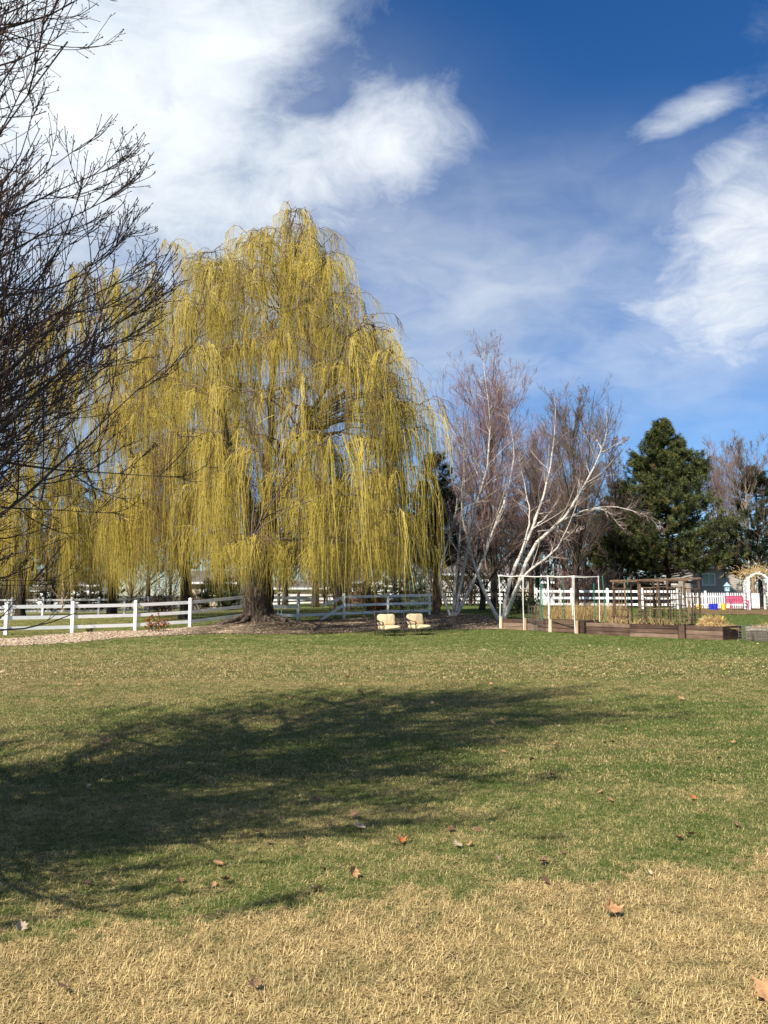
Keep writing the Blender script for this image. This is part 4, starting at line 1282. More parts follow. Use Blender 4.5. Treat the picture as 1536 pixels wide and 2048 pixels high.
# picket fence by the bench
A, B = G(1340, 58), G(1489, 57.5)
t = thing('picket_fence', 'white pointed picket fence behind the pink bench', 'fence', A)
n = 34
for k in range(n):
    p = A + (B - A) * (k + 0.5) / n
    g = Geo().box(p + [0, 0, 0.55], (0.085, 0.02, 1.0)).box(p + [0, 0, 1.09], (0.085, 0.02, 0.08), taper=0.2)
    g.build('picket', M['vinyl'], t)
for z in (0.3, 0.86): rail(t, A + [0, 0.04, z], B + [0, 0.04, z], hg=0.09)
for f_ in (0.0, 0.45, 1.0):
    post(t, A + (B - A) * f_ + [0, 0.12, 0], 1.2, 0.12)


# ------------------------------------------------------------------ houses behind
def house(name, label, px0, px1, depth, eave_py, wall, roof_h, windows=(), rz=0.0, deep=8.0, gable=False, roof='roof_grey', cat='house', over=0.4, fascia=True, doors=(), glass='glass'):
    a, b = G(px0, depth), G(px1, depth)
    c = (a + b) / 2; c[2] = min(a[2], b[2])
    wd = np.linalg.norm(b[:2] - a[:2])
    h = W((px0 + px1) / 2, eave_py, depth)[2] - c[2]
    t = thing(name, label, cat, c)
    Geo().box(c + [0, deep / 2, h / 2 - 0.1], (wd, deep, h + 0.2)).build('wall', M[wall], t)
    if gable:
        V = [[-wd / 2, 0, h], [wd / 2, 0, h], [0, 0, h + roof_h], [-wd / 2, deep, h], [wd / 2, deep, h], [0, deep, h + roof_h]]
        Geo().add(np.array(V)[:3] + c + [0, 0.01, 0], [[0, 1, 2]]).add(np.array(V)[3:] + c, [[0, 2, 1]]).build('gable', M[wall], t)
        for sgn in (-1, 1):
            e1 = np.array([sgn * (wd / 2 + over), -over, h - roof_h * over / (wd / 2)]); r1 = np.array([0, -over, h + roof_h])
            e2 = e1 + [0, deep + 2 * over, 0]; r2 = r1 + [0, deep + 2 * over, 0]
            th = np.array([0, 0, 0.16])
            Geo().add(np.array([e1, r1, r2, e2, e1 + th, r1 + th, r2 + th, e2 + th]) + c, [[0, 1, 2, 3], [7, 6, 5, 4], [0, 4, 5, 1], [1, 5, 6, 2], [2, 6, 7, 3], [3, 7, 4, 0]]).build('roof', M[roof], t)
    else:
        for sgn in (-1, 1):
            ym = deep / 2
            e = np.array([0, ym + sgn * (ym + over), h]); r = np.array([0, ym, h + roof_h])
            th = np.array([0, 0, 0.16]); hx = np.array([wd / 2 + over, 0, 0])
            Geo().add(np.array([e - hx, e + hx, r + hx, r - hx, e - hx + th, e + hx + th, r + hx + th, r - hx + th]) + c, [[3, 2, 1, 0], [4, 5, 6, 7], [0, 1, 5, 4], [1, 2, 6, 5], [2, 3, 7, 6], [3, 0, 4, 7]]).build('roof', M[roof], t)
        for sx in (-1, 1):
            V = np.array([[sx * wd / 2, 0, h], [sx * wd / 2, deep, h], [sx * wd / 2, deep / 2, h + roof_h]]) + c
            Geo().add(V, [[0, 1, 2]]).build('gable', M[wall], t)
    if fascia:
        Geo().box(c + [0, -over - 0.02, h + 0.05], (wd + 2 * over, 0.04, 0.22)).build('fascia', M['trim_white'], t)
    for (wx0, wx1, wy0, wy1) in windows:
        p0 = W(wx0, wy1, depth); p1 = W(wx1, wy0, depth)
        ww = p1[0] - p0[0]; hh = p1[2] - p0[2]; m_ = (p0 + p1) / 2; m_[1] = depth
        g = Geo()
        fw = 0.13
        for sx in (-1, 1): g.box(m_ + [sx * (ww / 2 + fw / 2), -0.03, 0], (fw, 0.08, hh + 2 * fw))
        for sz in (-1, 1): g.box(m_ + [0, -0.031, sz * (hh / 2 + fw / 2)], (ww, 0.078, fw))
        g.box(m_ + [0, -0.025, 0], (0.06, 0.05, hh))
        if hh > 1.1: g.box(m_ + [0, -0.027, 0], (ww, 0.05, 0.06))
        fr = g.build('window', M['trim_white'], t)
        pn = Geo().box(m_ + [0, -0.004, 0], (ww, 0.02, hh)).build('pane', M[glass], None, loc=tuple(c))
        pn.parent = fr; pn.location = (0, 0, 0)
    for (wx0, wx1, wy0, wy1) in doors:
        p0 = W(wx0, wy1, depth); p1 = W(wx1, wy0, depth); m_ = (p0 + p1) / 2; m_[1] = depth
        Geo().box(m_ + [0, -0.02, 0], (p1[0] - p0[0], 0.06, p1[2] - p0[2])).build('door', M['siding_slate'], t)
    return t


house('house', 'cream house with a low grey roof seen left of the largest willow trunk', 378, 470, 88, 1167, 'siding_cream', 1.3, [(402, 412, 1174, 1188), (436, 447, 1174, 1188)])
house('shed', 'white shed seen through the broken fence bay', 545, 668, 98, 1178, 'siding_white', 0.9, [(566, 578, 1182, 1189)], cat='shed')
house('house', 'white gabled house with a gridded window left of the blue green spruce', 726, 790, 95, 1168, 'siding_white', 1.0, [(748, 760, 1168, 1182)], gable=True)
house('garage', 'red brick garage at the left side of the white gabled house', 700, 724, 94, 1166, 'brick_red', 0.9, [(706, 714, 1172, 1182)], cat='garage')
house('house', 'long white house with several windows behind the birch stems', 880, 1012, 92, 1150, 'siding_white', 1.6, [(916, 928, 1162, 1180), (938, 946, 1162, 1180), (966, 976, 1160, 1180), (992, 1000, 1160, 1180)])
house('house', 'cream house behind the left half of the pipe frame', 1032, 1082, 96, 1152, 'siding_cream', 1.2, [(1042, 1052, 1160, 1176)])
house('shed', 'small white shed behind the middle of the pipe frame', 1084, 1120, 90, 1166, 'siding_white', 0.6, [(1096, 1106, 1170, 1178)], cat='shed')
house('carport', 'low slate building with a bright white eave behind the trellis', 1170, 1330, 78, 1168, 'siding_slate', 0.7, [(1190, 1204, 1174, 1184)], cat='building', over=0.7, roof='trim_white', doors=[(1222, 1236, 1172, 1196)])
house('house', 'beige house with a tall white framed window behind the picket fence', 1386, 1478, 74, 1136, 'siding_beige', 1.6, [(1406, 1427, 1149, 1169)], glass='glass_green')
house('house', 'pale house at far left behind the bright back fence', 60, 205, 112, 1172, 'siding_white', 1.6, [(108, 118, 1178, 1188), (150, 160, 1178, 1188)])


# ------------------------------------------------------------------ raised beds, pipe frame, trellis
BA = GP(999, 1257); BD = GP(1440, 1280)
U = unit(np.array([BD[0] - BA[0], BD[1] - BA[1], 0.0])); VV = np.array([-U[1], U[0], 0.0])


def on_line(px, origin):
    """point of the line origin + s*U that stands in pixel column px"""
    k = (px - 768) / (F * 1.003)
    s = (k * origin[1] - origin[0]) / (U[0] - k * U[1])
    return origin + U * s


BH = 0.50
rz_u = math.atan2(U[1], U[0])


def raised_bed(label, a, b, depth, seed, mat='bed_wood', courses=3, soil='soil', h=BH):
    rng = np.random.default_rng(seed)
    a = np.array([a[0], a[1], 0.0]); b = np.array([b[0], b[1], 0.0])
    z0 = float(gz(*(a + b)[:2] / 2))
    base = (a + b) / 2 + VV * depth / 2; base[2] = z0
    t = thing('raised_bed', label, 'garden bed', base)
    L = np.linalg.norm(b - a); hc = h / courses
    th = 0.06
    for k in range(courses):
        z = z0 + hc * (k + .5)
        nseg = max(1, int(round(L / 2.4)))
        for j in range(nseg):
            p, q = a + (b - a) * j / nseg, a + (b - a) * (j + 1) / nseg
            e = unit(q - p) * 0.004
            off = VV * (rng.uniform(-0.006, 0.006) + th / 2)
            Geo().beam(p + e + off + [0, 0, z], q - e + off + [0, 0, z], th, hc - 0.016).build('board', M[mat], t)
            off2 = VV * (depth - th / 2)
            Geo().beam(p + e + off2 + [0, 0, z], q - e + off2 + [0, 0, z], th, hc - 0.016).build('board', M[mat], t)
        for p, sg in ((a, 1), (b, -1)):
            o_ = U * sg * (th / 2 + rng.uniform(-.003, .003))
            Geo().beam(p + o_ + VV * (th + .003) + [0, 0, z], p + o_ + VV * (depth - th - .003) + [0, 0, z], th, hc - 0.016).build('board', M[mat], t)
    # soil: a bumpy sheet a little below the rim
    n1, n2 = max(4, int(L / .15)), max(4, int(depth / .15))
    uu, vv = np.meshgrid(np.linspace(th, L - th, n1), np.linspace(th, depth - th, n2))
    zz_ = z0 + h - 0.07 + rng.normal(0, 0.018, uu.shape)
    Vv = a[None, None] + uu[..., None] * U + vv[..., None] * VV; Vv[..., 2] = zz_
    i = (np.arange(n2 - 1)[:, None] * n1 + np.arange(n1 - 1)[None, :]).ravel()
    Geo().add(Vv.reshape(-1, 3), np.stack([i, i + 1, i + n1 + 1, i + n1], -1)).build('soil', M[soil], t, True)
    return t


a1, b1 = on_line(1001, BA), on_line(1152, BA)
raised_bed('leftmost raised bed of dark boards, the one under the white pipe frame', a1, b1, 1.6, 201)
fr0 = BA - VV * 0.28
a2, b2 = on_line(1170, fr0), on_line(1352, fr0)
raised_bed('long brown raised bed holding the wooden trellis', a2, b2, 1.6, 202)
a3, b3 = on_line(1368, fr0), on_line(1441, fr0)
raised_bed('short raised bed heaped with straw right of the trellis bed', a3, b3, 1.5, 203)
a4 = on_line(1487, fr0 + U * 0.0 + VV * 0.5); b4 = a4 + U * 1.5
raised_bed('weathered grey raised bed at the right edge behind a wire cage', a4, b4, 1.5, 204, 'grey_wood')
# stub wall panels between the beds
for px, o_, lab in ((1161, BA + VV * 0.06, 'dark upright plank closing the gap left of the trellis bed'), (1359, fr0 + VV * 0.02, 'dark upright plank between the trellis bed and the straw bed')):
    p = on_line(px, o_); p = np.array([p[0], p[1], float(gz(p[0], p[1]))])
    t_ = Geo().box(p + VV * 0.03 + [0, 0, 0.25], (0.24, 0.05, 0.5), rz_u).build('end_plank', M['bed_wood'], loc=p)
    tag(t_, lab, 'plank')

# white pipe frame
zf = [float(gz(*on_line(px, BA)[:2])) for px in (998, 1046, 1096, 1148)]
HF = 2.36
c0 = on_line(998, BA - VV * 0.06)
t = thing('pipe_frame', 'white plastic pipe frame standing over the leftmost raised bed', 'garden frame', [c0[0], c0[1], zf[0]])
tops_f, tops_b = [], []
for px, z in zip((998, 1046, 1096, 1148), zf):
    p = on_line(px, BA - VV * 0.06); p[2] = z
    q = p + VV * 1.75
    tl = np.array([rl.normal(0, 0.03), rl.normal(0, .02), 0])
    Geo().tube([p, p + tl + [0, 0, HF * .5], p + [0, 0, HF]], 0.023, 8).build('pipe_post', M['pvc'], t, True)
    Geo().tube([q, q - tl + [0, 0, HF * .5], q + [0, 0, HF]], 0.021, 8).build('pipe_post', M['pvc'], t, True)
    tops_f.append(p + [0, 0, HF]); tops_b.append(q + [0, 0, HF])
    Geo().box(p + U * 0.10 - VV * 0.0 + [0, 0, 0.27], (0.10, 0.07, 0.54), rz_u).build('wooden_stake', M['tan_wood'], t)
for row in (tops_f, tops_b):
    for a, b in zip(row[:-1], row[1:]):
        m_ = (a + b) / 2 + [0, 0, -0.03]
        Geo().tube([a, m_, b], 0.022, 8).build('pipe_rail', M['pvc'], t, True)
for a, b in ((tops_f[0], tops_b[0]), (tops_f[3], tops_b[3])):
    Geo().tube([a, (a + b) / 2 + [0, 0, -.02], b], 0.021, 8).build('pipe_rail', M['pvc'], t, True)
for p in tops_f + tops_b:
    Geo().tube([p - [0, 0, 0.07], p + [0, 0, 0.035]], 0.04, 8).build('pipe_joint', M['pvc'], t, True)

# wooden trellis in the long bed
fr1 = fr0 + VV * 0.85
zt = float(gz(*fr1[:2])) + BH - 0.08
tp = {px: on_line(px, fr1) for px in (1226, 1251, 1262, 1277, 1306, 1317, 1335, 1370, 1398)}
for k in tp: tp[k][2] = zt
t = thing('trellis', 'brown weathered wooden trellis of lattice panels under one long top beam', 'trellis', tp[1277])
TH = 1.60
rt = np.random.default_rng(77)
for px, h in ((1226, TH), (1251, TH), (1262, 1.45), (1277, TH - .05), (1306, TH), (1317, TH), (1335, TH), (1370, TH), (1398, TH + .06)):
    p = tp[px]; ln = rt.normal(0, 0.03, 3) * [1, 1, 0]
    Geo().beam(p + [0, 0, -0.05], p + ln + [0, 0, h], 0.055, 0.055).build('post', M['trellis_wood'], t)
e0, e1 = on_line(1220, fr1 - VV * .05), on_line(1402, fr1 - VV * .05); e0[2] = e1[2] = zt + TH + 0.03
Geo().beam(e0, e1 + [0, 0, .05], 0.05, 0.07).build('top_beam', M['trellis_wood'], t)
e0, e1 = on_line(1222, fr1 + VV * .5), on_line(1375, fr1 + VV * .5); e0[2] = e1[2] = zt + TH + 0.03
Geo().beam(e0, e1, 0.05, 0.07).build('top_beam', M['trellis_wood'], t)
for px in (1226, 1277, 1306, 1335, 1370):
    p = on_line(px, fr1 + VV * .5); p[2] = zt
    Geo().beam(p, p + rt.normal(0, .03, 3) * [1, 1, 0] + [0, 0, TH], 0.05, 0.05).build('post', M['trellis_wood'], t)
    p2 = on_line(px, fr1 - VV * .12); p2[2] = zt + TH - 0.055
    Geo().beam(p2, p2 + VV * 0.75, 0.06, 0.09).build('cross_beam', M['trellis_wood'], t)
for pa, pb, zs, nv, ztop in ((1226, 1251, (0.08, 0.2, 0.5, 0.72, 1.0, 1.32, 1.58), 3, 1.3), (1277, 1306, (0.1, 0.3, 0.42, 0.62, 0.86, 1.1, 1.35, 1.6), 4, 1.35),
                             (1306, 1335, (0.12, 0.55, 0.95, 1.38), 3, 1.38), (1335, 1370, (0.1, 0.28, 0.5, 0.7, 0.92, 1.1, 1.35, 1.6), 5, 1.4), (1370, 1398, (0.15, 0.6, 0.98, 1.3), 3, 1.3)):
    A, B = tp[pa], tp[pb]
    for z in zs:
        Geo().beam(A - U * .04 - VV * .045 + [0, 0, z + rt.normal(0, .012)], B + U * .04 - VV * .045 + [0, 0, z + rt.normal(0, .012)], 0.025, 0.04).build('slat', M['trellis_wood'], t)
    for k in range(nv):
        p = A + (B - A) * (k + 1) / (nv + 1)
        Geo().beam(p - VV * .072 + [rt.normal(0, .01), 0, 0.0], p - VV * .072 + [rt.normal(0, .02), 0, ztop], 0.028, 0.025).build('slat', M['trellis_wood'], t)

# leaning dark stakes among the trellis
for px, h in ((1290, 1.0), (1312, 1.1), (1326, 1.2), (1380, .9), (1388, 1.1)):
    p = on_line(px, fr1 + VV * .25); p[2] = zt - .05
    o = Geo().beam(p, p + [rt.normal(-.08, .05), 0.05, h], 0.04, 0.04).build('stake', M['trellis_wood'], loc=p)
    tag(o, ORD[(1290, 1312, 1326, 1380, 1388).index(px)] + ' from the left of the short dark stakes among the trellis panels', 'stake', 'dark stakes in the trellis bed')

# green plant stakes
for px, vo, h, lab in ((1080, .5, 1.9, 'green plant stake inside the pipe frame'), (1083, .9, 1.5, 'shorter green plant stake inside the pipe frame'), (1126, 1.2, 1.9, 'thin green stake behind the right half of the pipe frame'),
                       (1187, 1.4, 1.7, 'green plant stake just left of the rear right frame post'), (1207, .9, 2.0, 'tall green plant stake left of the trellis'),
                       (1254, .75, 1.9, 'tall green plant stake beside the first trellis panel')):
    p = on_line(px, BA + VV * vo); p[2] = float(gz(*p[:2])) + .4
    o = Geo().tube([p, p + [0.01, 0, h * .5], p + [rt.normal(0, .03), 0, h]], 0.018, 6).build('plant_stake', M['green_stake'], loc=p)
    tag(o, lab, 'plant stake')


# wire cages
def wire_cage(label, p, r, h, lean=0.0, sag=0.0):
    t = thing('wire_cage', label, 'wire cage', p)
    for k in range(8):
        a = k * math.pi / 4
        q = p + [math.cos(a) * r, math.sin(a) * r, 0]
        Geo().tube([q, q + [lean * h, 0, h]], 0.006, 4).build('wire', M['metal_wire'], t)
    for z in np.linspace(0.08, h - .02, 6):
        q = [p + [math.cos(a) * r + lean * z, math.sin(a) * r, z] for a in np.linspace(0, 2 * math.pi, 15)]
        Geo().tube(q, 0.006, 4).build('ring', M['metal_wire'], t)


p = on_line(1070, BA - VV * .35); p[2] = float(gz(*p[:2])); wire_cage('round wire cage against the front of the leftmost raised bed', p, 0.30, 1.1)
p = on_line(1484, fr0 - VV * .1 + VV * .2); p[2] = 0.0; wire_cage('wire cage in the gap between the straw bed and the grey bed', p, 0.2, 0.55)
p = on_line(1512, fr0 - VV * .1 + VV * .2); p[2] = 0.0; wire_cage('wire cage standing before the grey raised bed at the right edge', p, 0.28, 0.6)
# two dark hoses or bars leaning on the bed front
for (x0, y0, x1, y1, lab) in ((1048, 1240, 1083, 1251, 'left dark thin bar lying slanted against the leftmost raised bed'), (1103, 1242, 1145, 1253, 'right dark thin bar lying slanted against the leftmost raised bed')):
    pa = on_line(x0, BA - VV * .03); pb = on_line(x1, BA - VV * .06)
    pa[2] = W(x0, y0, pa[1])[2]; pb[2] = W(x1, y1, pb[1])[2]
    tag(Geo().tube([pa, (pa + pb) / 2 + [0, 0, -.02], pb], 0.014, 6).build('bar', M['metal_bronze'], loc=pa), lab, 'bar')


# straw heaped in the short bed
def heap(name, label, cat, c, rx, ry, h, n, seed, tl=(0.1, 0.28)):
    rng = np.random.default_rng(seed)
    t = thing(name, label, cat, c)
    a = rng.uniform(0, 6.28, n); r = np.sqrt(rng.uniform(0, 1, n))
    S = np.stack([c[0] + np.cos(a) * r * rx, c[1] + np.sin(a) * r * ry, c[2] + h * np.sqrt(1 - r * r * .98) - .02], 1)
    D = rng.normal(size=(n, 3)) * [1, 1, .45]
    P = grow(rng, S, D, rng.uniform(*tl, n), 3, 0.15, 0)
    Geo().tubes(P, np.full((n, 3), 0.006), 3, rng.uniform(0.4, 1, n)).build('straw', M['straw'], t)['kind'] = 'stuff'
    k1, k2 = 14, 6
    V = [[c[0] + rx * math.cos(p_) * math.cos(q_), c[1] + ry * math.sin(p_) * math.cos(q_), c[2] - .03 + h * math.sin(q_)] for q_ in np.linspace(0, 1.5, k2) for p_ in np.arange(k1) * 2 * math.pi / k1]
    Fq = [[r_ * k1 + j, r_ * k1 + (j + 1) % k1, (r_ + 1) * k1 + (j + 1) % k1, (r_ + 1) * k1 + j] for r_ in range(k2 - 1) for j in range(k1)]
    Geo().add(V, Fq, rng.uniform(.4, .8, len(V))).build('core', M['straw'], t, True)


p = on_line(1421, fr0 + VV * .75); p[2] = BH - .08
heap('straw_pile', 'pale yellow straw pile at the back of the straw bed', 'straw', p, 0.42, 0.32, 0.36, 900, 301)
p = (a3 + b3) / 2 + VV * .75 + U * .1; p[2] = BH - .1
heap('straw_layer', 'thin straw layer spread over the short raised bed', 'straw', p, 0.6, 0.6, 0.09, 700, 302)
p = (a4 + b4) / 2 + VV * .75; p[2] = BH - .1
heap('straw_layer', 'straw layer over the grey raised bed at the right edge', 'straw', p, .7, .65, 0.1, 700, 303)
p = on_line(1437, fr0 + VV * .8); p[2] = BH
tag(Geo().tube([p + [0, 0, -.05], p + [.12, 0, .34]], .016, 6).build('yellow_stick', M['yellow_plastic'], loc=p), 'short yellow stick leaning at the right side of the straw pile', 'stick')
tagrng = np.random.default_rng(9)
# dead stubble in the long bed
P_ = []
for k in range(260):
    s_, v_ = tagrng.uniform(0.05, 0.98), tagrng.uniform(.1, 1.45)
    q = a2 + (b2 - a2) * s_ + VV * v_; P_.append([q[0], q[1], BH - .08 + float(gz(q[0], q[1]))])
P_ = np.array(P_)
Pg = grow(tagrng, P_, np.tile([0, 0, 1.], (260, 1)) + tagrng.normal(0, .5, (260, 3)), tagrng.uniform(.08, .4, 260), 4, .1, 0)
tag(Geo().tubes(Pg, np.full((260, 4), .006), 3, tagrng.uniform(0, 1, 260)).build('garden_stubble', M['straw']), 'dead stalks and stubble on the soil of the trellis bed', None, None, 'stuff')


# ------------------------------------------------------------------ armchairs
def pillow(cx, cy, cz, sx, sy, sz, rx=0.0, n=12, pw=3.2, pinch=0.0):
    """cushion: rounded box; pinch pulls the edge mid-points in so that the corners stick out"""
    V = []; Fq = []
    m_ = 2 * n
    for i_ in range(n + 1):
        th = -math.pi / 2 + math.pi * i_ / n
        for j_ in range(m_):
            ph = 2 * math.pi * j_ / m_
            f = lambda v, e: math.copysign(abs(v) ** e, v)
            e = 2 / pw
            x = f(math.cos(th), e) * f(math.cos(ph), e); y = f(math.sin(th), e); z = f(math.cos(th), e) * f(math.sin(ph), e)
            k = 1 - pinch * (1 - min(1, abs(x * z)) ** .5) * max(abs(x), abs(z)) ** 4
            V.append([x * k * sx / 2, y * sy / 2 * (1 + 0.18 * (1 - x * x) * (1 - z * z)), z * k * sz / 2])
    for i_ in range(n):
        for j_ in range(m_):
            Fq.append([i_ * m_ + j_, i_ * m_ + (j_ + 1) % m_, (i_ + 1) * m_ + (j_ + 1) % m_, (i_ + 1) * m_ + j_])
    return Geo().add(rot(np.array(V), rx) + [cx, cy, cz], Fq)


def armchair(loc, rz, label):
    t = thing('armchair', label, 'armchair', (0, 0, 0), 0, 'cushioned armchairs on the lawn')
    m = M['metal_bronze']
    pillow(0, -0.03, 0.325, 0.76, 0.72, 0.18, pw=5).build('seat_cushion', M['fabric'], t, True)
    # back cushion leans back, its thickness along y
    pillow(0, 0.27, 0.615, 0.78, 0.20, 0.48, rx=-0.22, pw=4.6, pinch=0.10).build('back_cushion', M['fabric'], t, True)
    fy, by, hx = -0.37, 0.37, 0.42
    for sx in (-1, 1):
        Geo().tube([[sx * hx, fy, 0], [sx * hx, fy, 0.30], [sx * hx, fy + 0.01, 0.46]], 0.018, 6).build('leg', m, t, True)
        Geo().tube([[sx * hx, by + .05, 0], [sx * hx, by, 0.28], [sx * hx * .98, by + .03, 0.55], [sx * hx * .96, by + .13, 0.90]], 0.018, 6).build('leg', m, t, True)
        arm = smoothline([[sx * hx, by + .05, 0.72], [sx * (hx + .03), 0.16, 0.64], [sx * (hx + .035), -0.15, 0.565], [sx * (hx + .03), -0.33, 0.56], [sx * (hx + .01), -0.40, 0.52], [sx * hx, fy + .01, 0.44]], 14)
        g = Geo()
        for a, b in zip(arm[:-1], arm[1:]): g.beam(a, b + (b - a) * .12, 0.05, 0.022)
        g.build('armrest', m, t)
        brace = smoothline([[sx * hx, -0.05, 0.28], [sx * hx, 0.0, 0.42], [sx * hx, 0.12, 0.56], [sx * hx, 0.25, 0.66]], 8)
        Geo().tube(brace, 0.012, 6).build('arm_brace', m, t, True)
        Geo().beam([sx * hx, fy + .018, 0.22], [sx * hx, by - .018, 0.22], 0.025, 0.035).build('side_rail', m, t)
    Geo().beam([-hx + .018, fy, 0.22], [hx - .018, fy, 0.22], 0.025, 0.04).build('front_rail', m, t)
    Geo().beam([-hx + .018, by, 0.22], [hx - .018, by, 0.22], 0.025, 0.035).build('back_rail', m, t)
    Geo().tube(smoothline([[-hx * .96, by + .13, .89], [-.15, by + .145, .93], [.15, by + .145, .93], [hx * .96, by + .13, .89]], 12), 0.018, 6).build('top_rail', m, t, True)
    for x in (-.2, -.07, .07, .2):
        Geo().tube([[x, by, .24], [x, by + .03, .55], [x, by + .135, .91]], 0.009, 5).build('back_bar', m, t, True)
    t.location = tuple(loc); t.rotation_euler = (0, 0, rz)
    return t


A = GP(778, 1272)
c1 = armchair(A, math.radians(24), 'left of the two cream cushioned metal armchairs on the lawn')
B = GP(838, 1270)
c2 = copy_tree(c1); c2.location = tuple(B); c2.rotation_euler = (0, 0, math.radians(33))
c2['label'] = 'right of the two cream cushioned metal armchairs on the lawn'

# small black things behind the chairs
p = G(812, 40.5)
t = thing('side_table', 'small black metal table frame behind and between the armchairs', 'table', p)
for sx in (-1, 1):
    for sy in (-1, 1): Geo().tube([p + [sx * .28, sy * .2, 0], p + [sx * .26, sy * .18, .46]], .018, 6).build('leg', M['metal_black'], t)
Geo().box(p + [0, 0, .475], (.62, .46, .03)).build('tabletop', M['metal_black'], t)
for k, (dx_, lab) in enumerate(((-.2, 'left small black lantern on the metal table behind the armchairs'), (.28, 'right small black lantern on the metal table behind the armchairs'))):
    q = p + [dx_, 0, .492]
    t = thing('lantern', lab, 'lantern', q)
    Geo().box(q + [0, 0, .02], (.16, .16, .04)).build('base', M['metal_black'], t)
    for sx in (-1, 1):
        for sy in (-1, 1): Geo().box(q + [sx * .065, sy * .065, .13], (.025, .025, .18)).build('corner_bar', M['metal_black'], t)
    Geo().box(q + [0, 0, .245], (.17, .17, .05), taper=.4).build('roof', M['metal_black'], t)
# leaning stake with pale tip and a bent rod
pa = GP(736, 1243); pb = W(714, 1206, pa[1] + .4)
t = thing('garden_stake', 'thin leaning garden stake with a pale tip left of the armchairs', 'stake', pa)
Geo().tube([pa, pa * .2 + pb * .8], .016, 6).build('shaft', M['trellis_wood'], t)
Geo().tube([pa * .2 + pb * .8, pb], .024, 6).build('tip', M['pvc'], t)
pa = W(720, 1212, 37.0); pb = W(752, 1226, 36.2); pc = W(786, 1227, 35.6); g0 = G(790, 35.5)
t = thing('bent_rod', 'bent dark rod arching behind the left armchair', 'rod', g0)
Geo().tube(smoothline([pa, pb, pc, g0], 14), .012, 6).build('rod', M['metal_bronze'], t, True)
pa = GP(892, 1256)
o = Geo().box(pa + [0, 0, .06], (.7, .25, .12), .2, taper=.8).build('log', M['bark_dark'], loc=pa); tag(o, 'short dark log lying on the mulch right of the armchairs', 'log')

# ------------------------------------------------------------------ bench, buckets, arbor
p = G(1468, 55.5)
t = thing('bench', 'bright pink slatted bench before the picket fence', 'bench', (0, 0, 0))
for k in range(5): Geo().box([0, -.24 + k * .11, .43], (1.32, .09, .035)).build('seat_slat', M['pink'], t)
for k in range(5): Geo().box([0, .27 + k * .018, .52 + k * .095], (1.32, .03, .08), rx=-.15).build('back_slat', M['pink'], t)
for sx in (-.66, .66):
    Geo().tube([[sx, -.26, 0], [sx, -.25, .40], [sx, -.27, .60]], .03, 6).build('leg', M['pink'], t)
    Geo().tube([[sx, .30, 0], [sx, .26, .45], [sx, .36, .95]], .03, 6).build('leg', M['pink'], t)
    Geo().box([sx, .0, .62], (.06, .62, .035)).build('armrest', M['pink'], t)
Geo().tube([[-.66, -.1, .2], [.66, -.1, .2]], .02, 6).build('stretcher', M['pink'], t)
t.location = tuple(p); t.rotation_euler = (0, 0, math.radians(14))


def bucket(label, p, mat, r=.17, h=.36):
    t = thing('bucket', label, 'bucket', p)
    Geo().tube([p, p + [0, 0, h]], [r * .8, r], 16, cap=False).tube([p + [0, 0, .01], p + [0, 0, .02]], [r * .79, r * .79], 16).build('body', mat, t, True)
    Geo().tube([p + [math.cos(a) * r, math.sin(a) * r, h] for a in np.linspace(0, 6.283, 17)], .014, 5, cap=False).build('rim', mat, t, True)
    Geo().tube([p + [-r, 0, h - .03], p + [-r * .7, -.12, h - .14], p + [r * .7, -.12, h - .14], p + [r, 0, h - .03]], .006, 5).build('handle', M['metal_wire'], t)


bucket('left of the two blue buckets beside the picket fence', G(1416.5, 56), M['blue_plastic'], .18, .38)
bucket('right of the two blue buckets beside the picket fence', G(1424, 55.8), M['blue_plastic'], .19, .40)
bucket('yellow bucket between the blue buckets and the pink bench', G(1441, 55.8), M['yellow_plastic'], .17, .42)
bucket('yellow bucket seen through the right end of the trellis', G(1393, 57), M['yellow_plastic'], .2, .3)

# arbor with vine
A = G(1491, 55.5); B = G(1532, 55.0)
t = thing('arbor', 'white garden arbor with an arched top at the right edge', 'arbor', (A + B) / 2)
zr = 2.2
for e in (A, B):
    Geo().box(e + [0, 0, zr / 2], (.15, .15, zr)).build('post', M['vinyl'], t)
    q = e + [.35, 1.4, 0]
    Geo().box(q + [0, 0, (zr - .3) / 2], (.12, .12, zr - .3)).build('post', M['vinyl'], t)
    for z in np.arange(.3, zr - .4, .22): Geo().beam(e + [.06, .08, z], q + [-.02, -.06, z], .03, .04).build('slat', M['vinyl'], t)
for off in (np.zeros(3), np.array([.35, 1.4, -.15])):
    q = [A + off + (B - A) * s + [0, 0, zr - .12 + .36 * math.sin(math.pi * s)] for s in np.linspace(0, 1, 12)]
    g = Geo()
    for a, b in zip(q[:-1], q[1:]): g.beam(a, b + (b - a) * .06, .05, .10)
    g.build('arch', M['vinyl'], t)
for s in (0.15, .4, .6, .85):
    a = A + (B - A) * s + [0, 0, zr - .02 + .36 * math.sin(math.pi * s)]
    Geo().beam(a, a + [.35, 1.4, -.15], .04, .06).build('rafter', M['vinyl'], t)
ga, gb = A + [.12, .3, 0], B + [-.2, .4, 0]
rng = np.random.default_rng(66)
n = 260
c = (A + B) / 2 + [.25, .7, zr + .35]
S = c + rng.normal(0, 1, (n, 3)) * [.75, .5, .18]
P = grow(rng, S, rng.normal(size=(n, 3)) + [0, 0, -.1], rng.uniform(.3, .9, n), 6, .25, -.06)
v = tag(Geo().tubes(P, np.tile(np.linspace(.014, .006, 6), (n, 1)), 3, rng.uniform(0.2, 1, n)).build('vine', M['straw'], loc=c), 'dry brown vine tangled over the top of the garden arbor', 'vine')
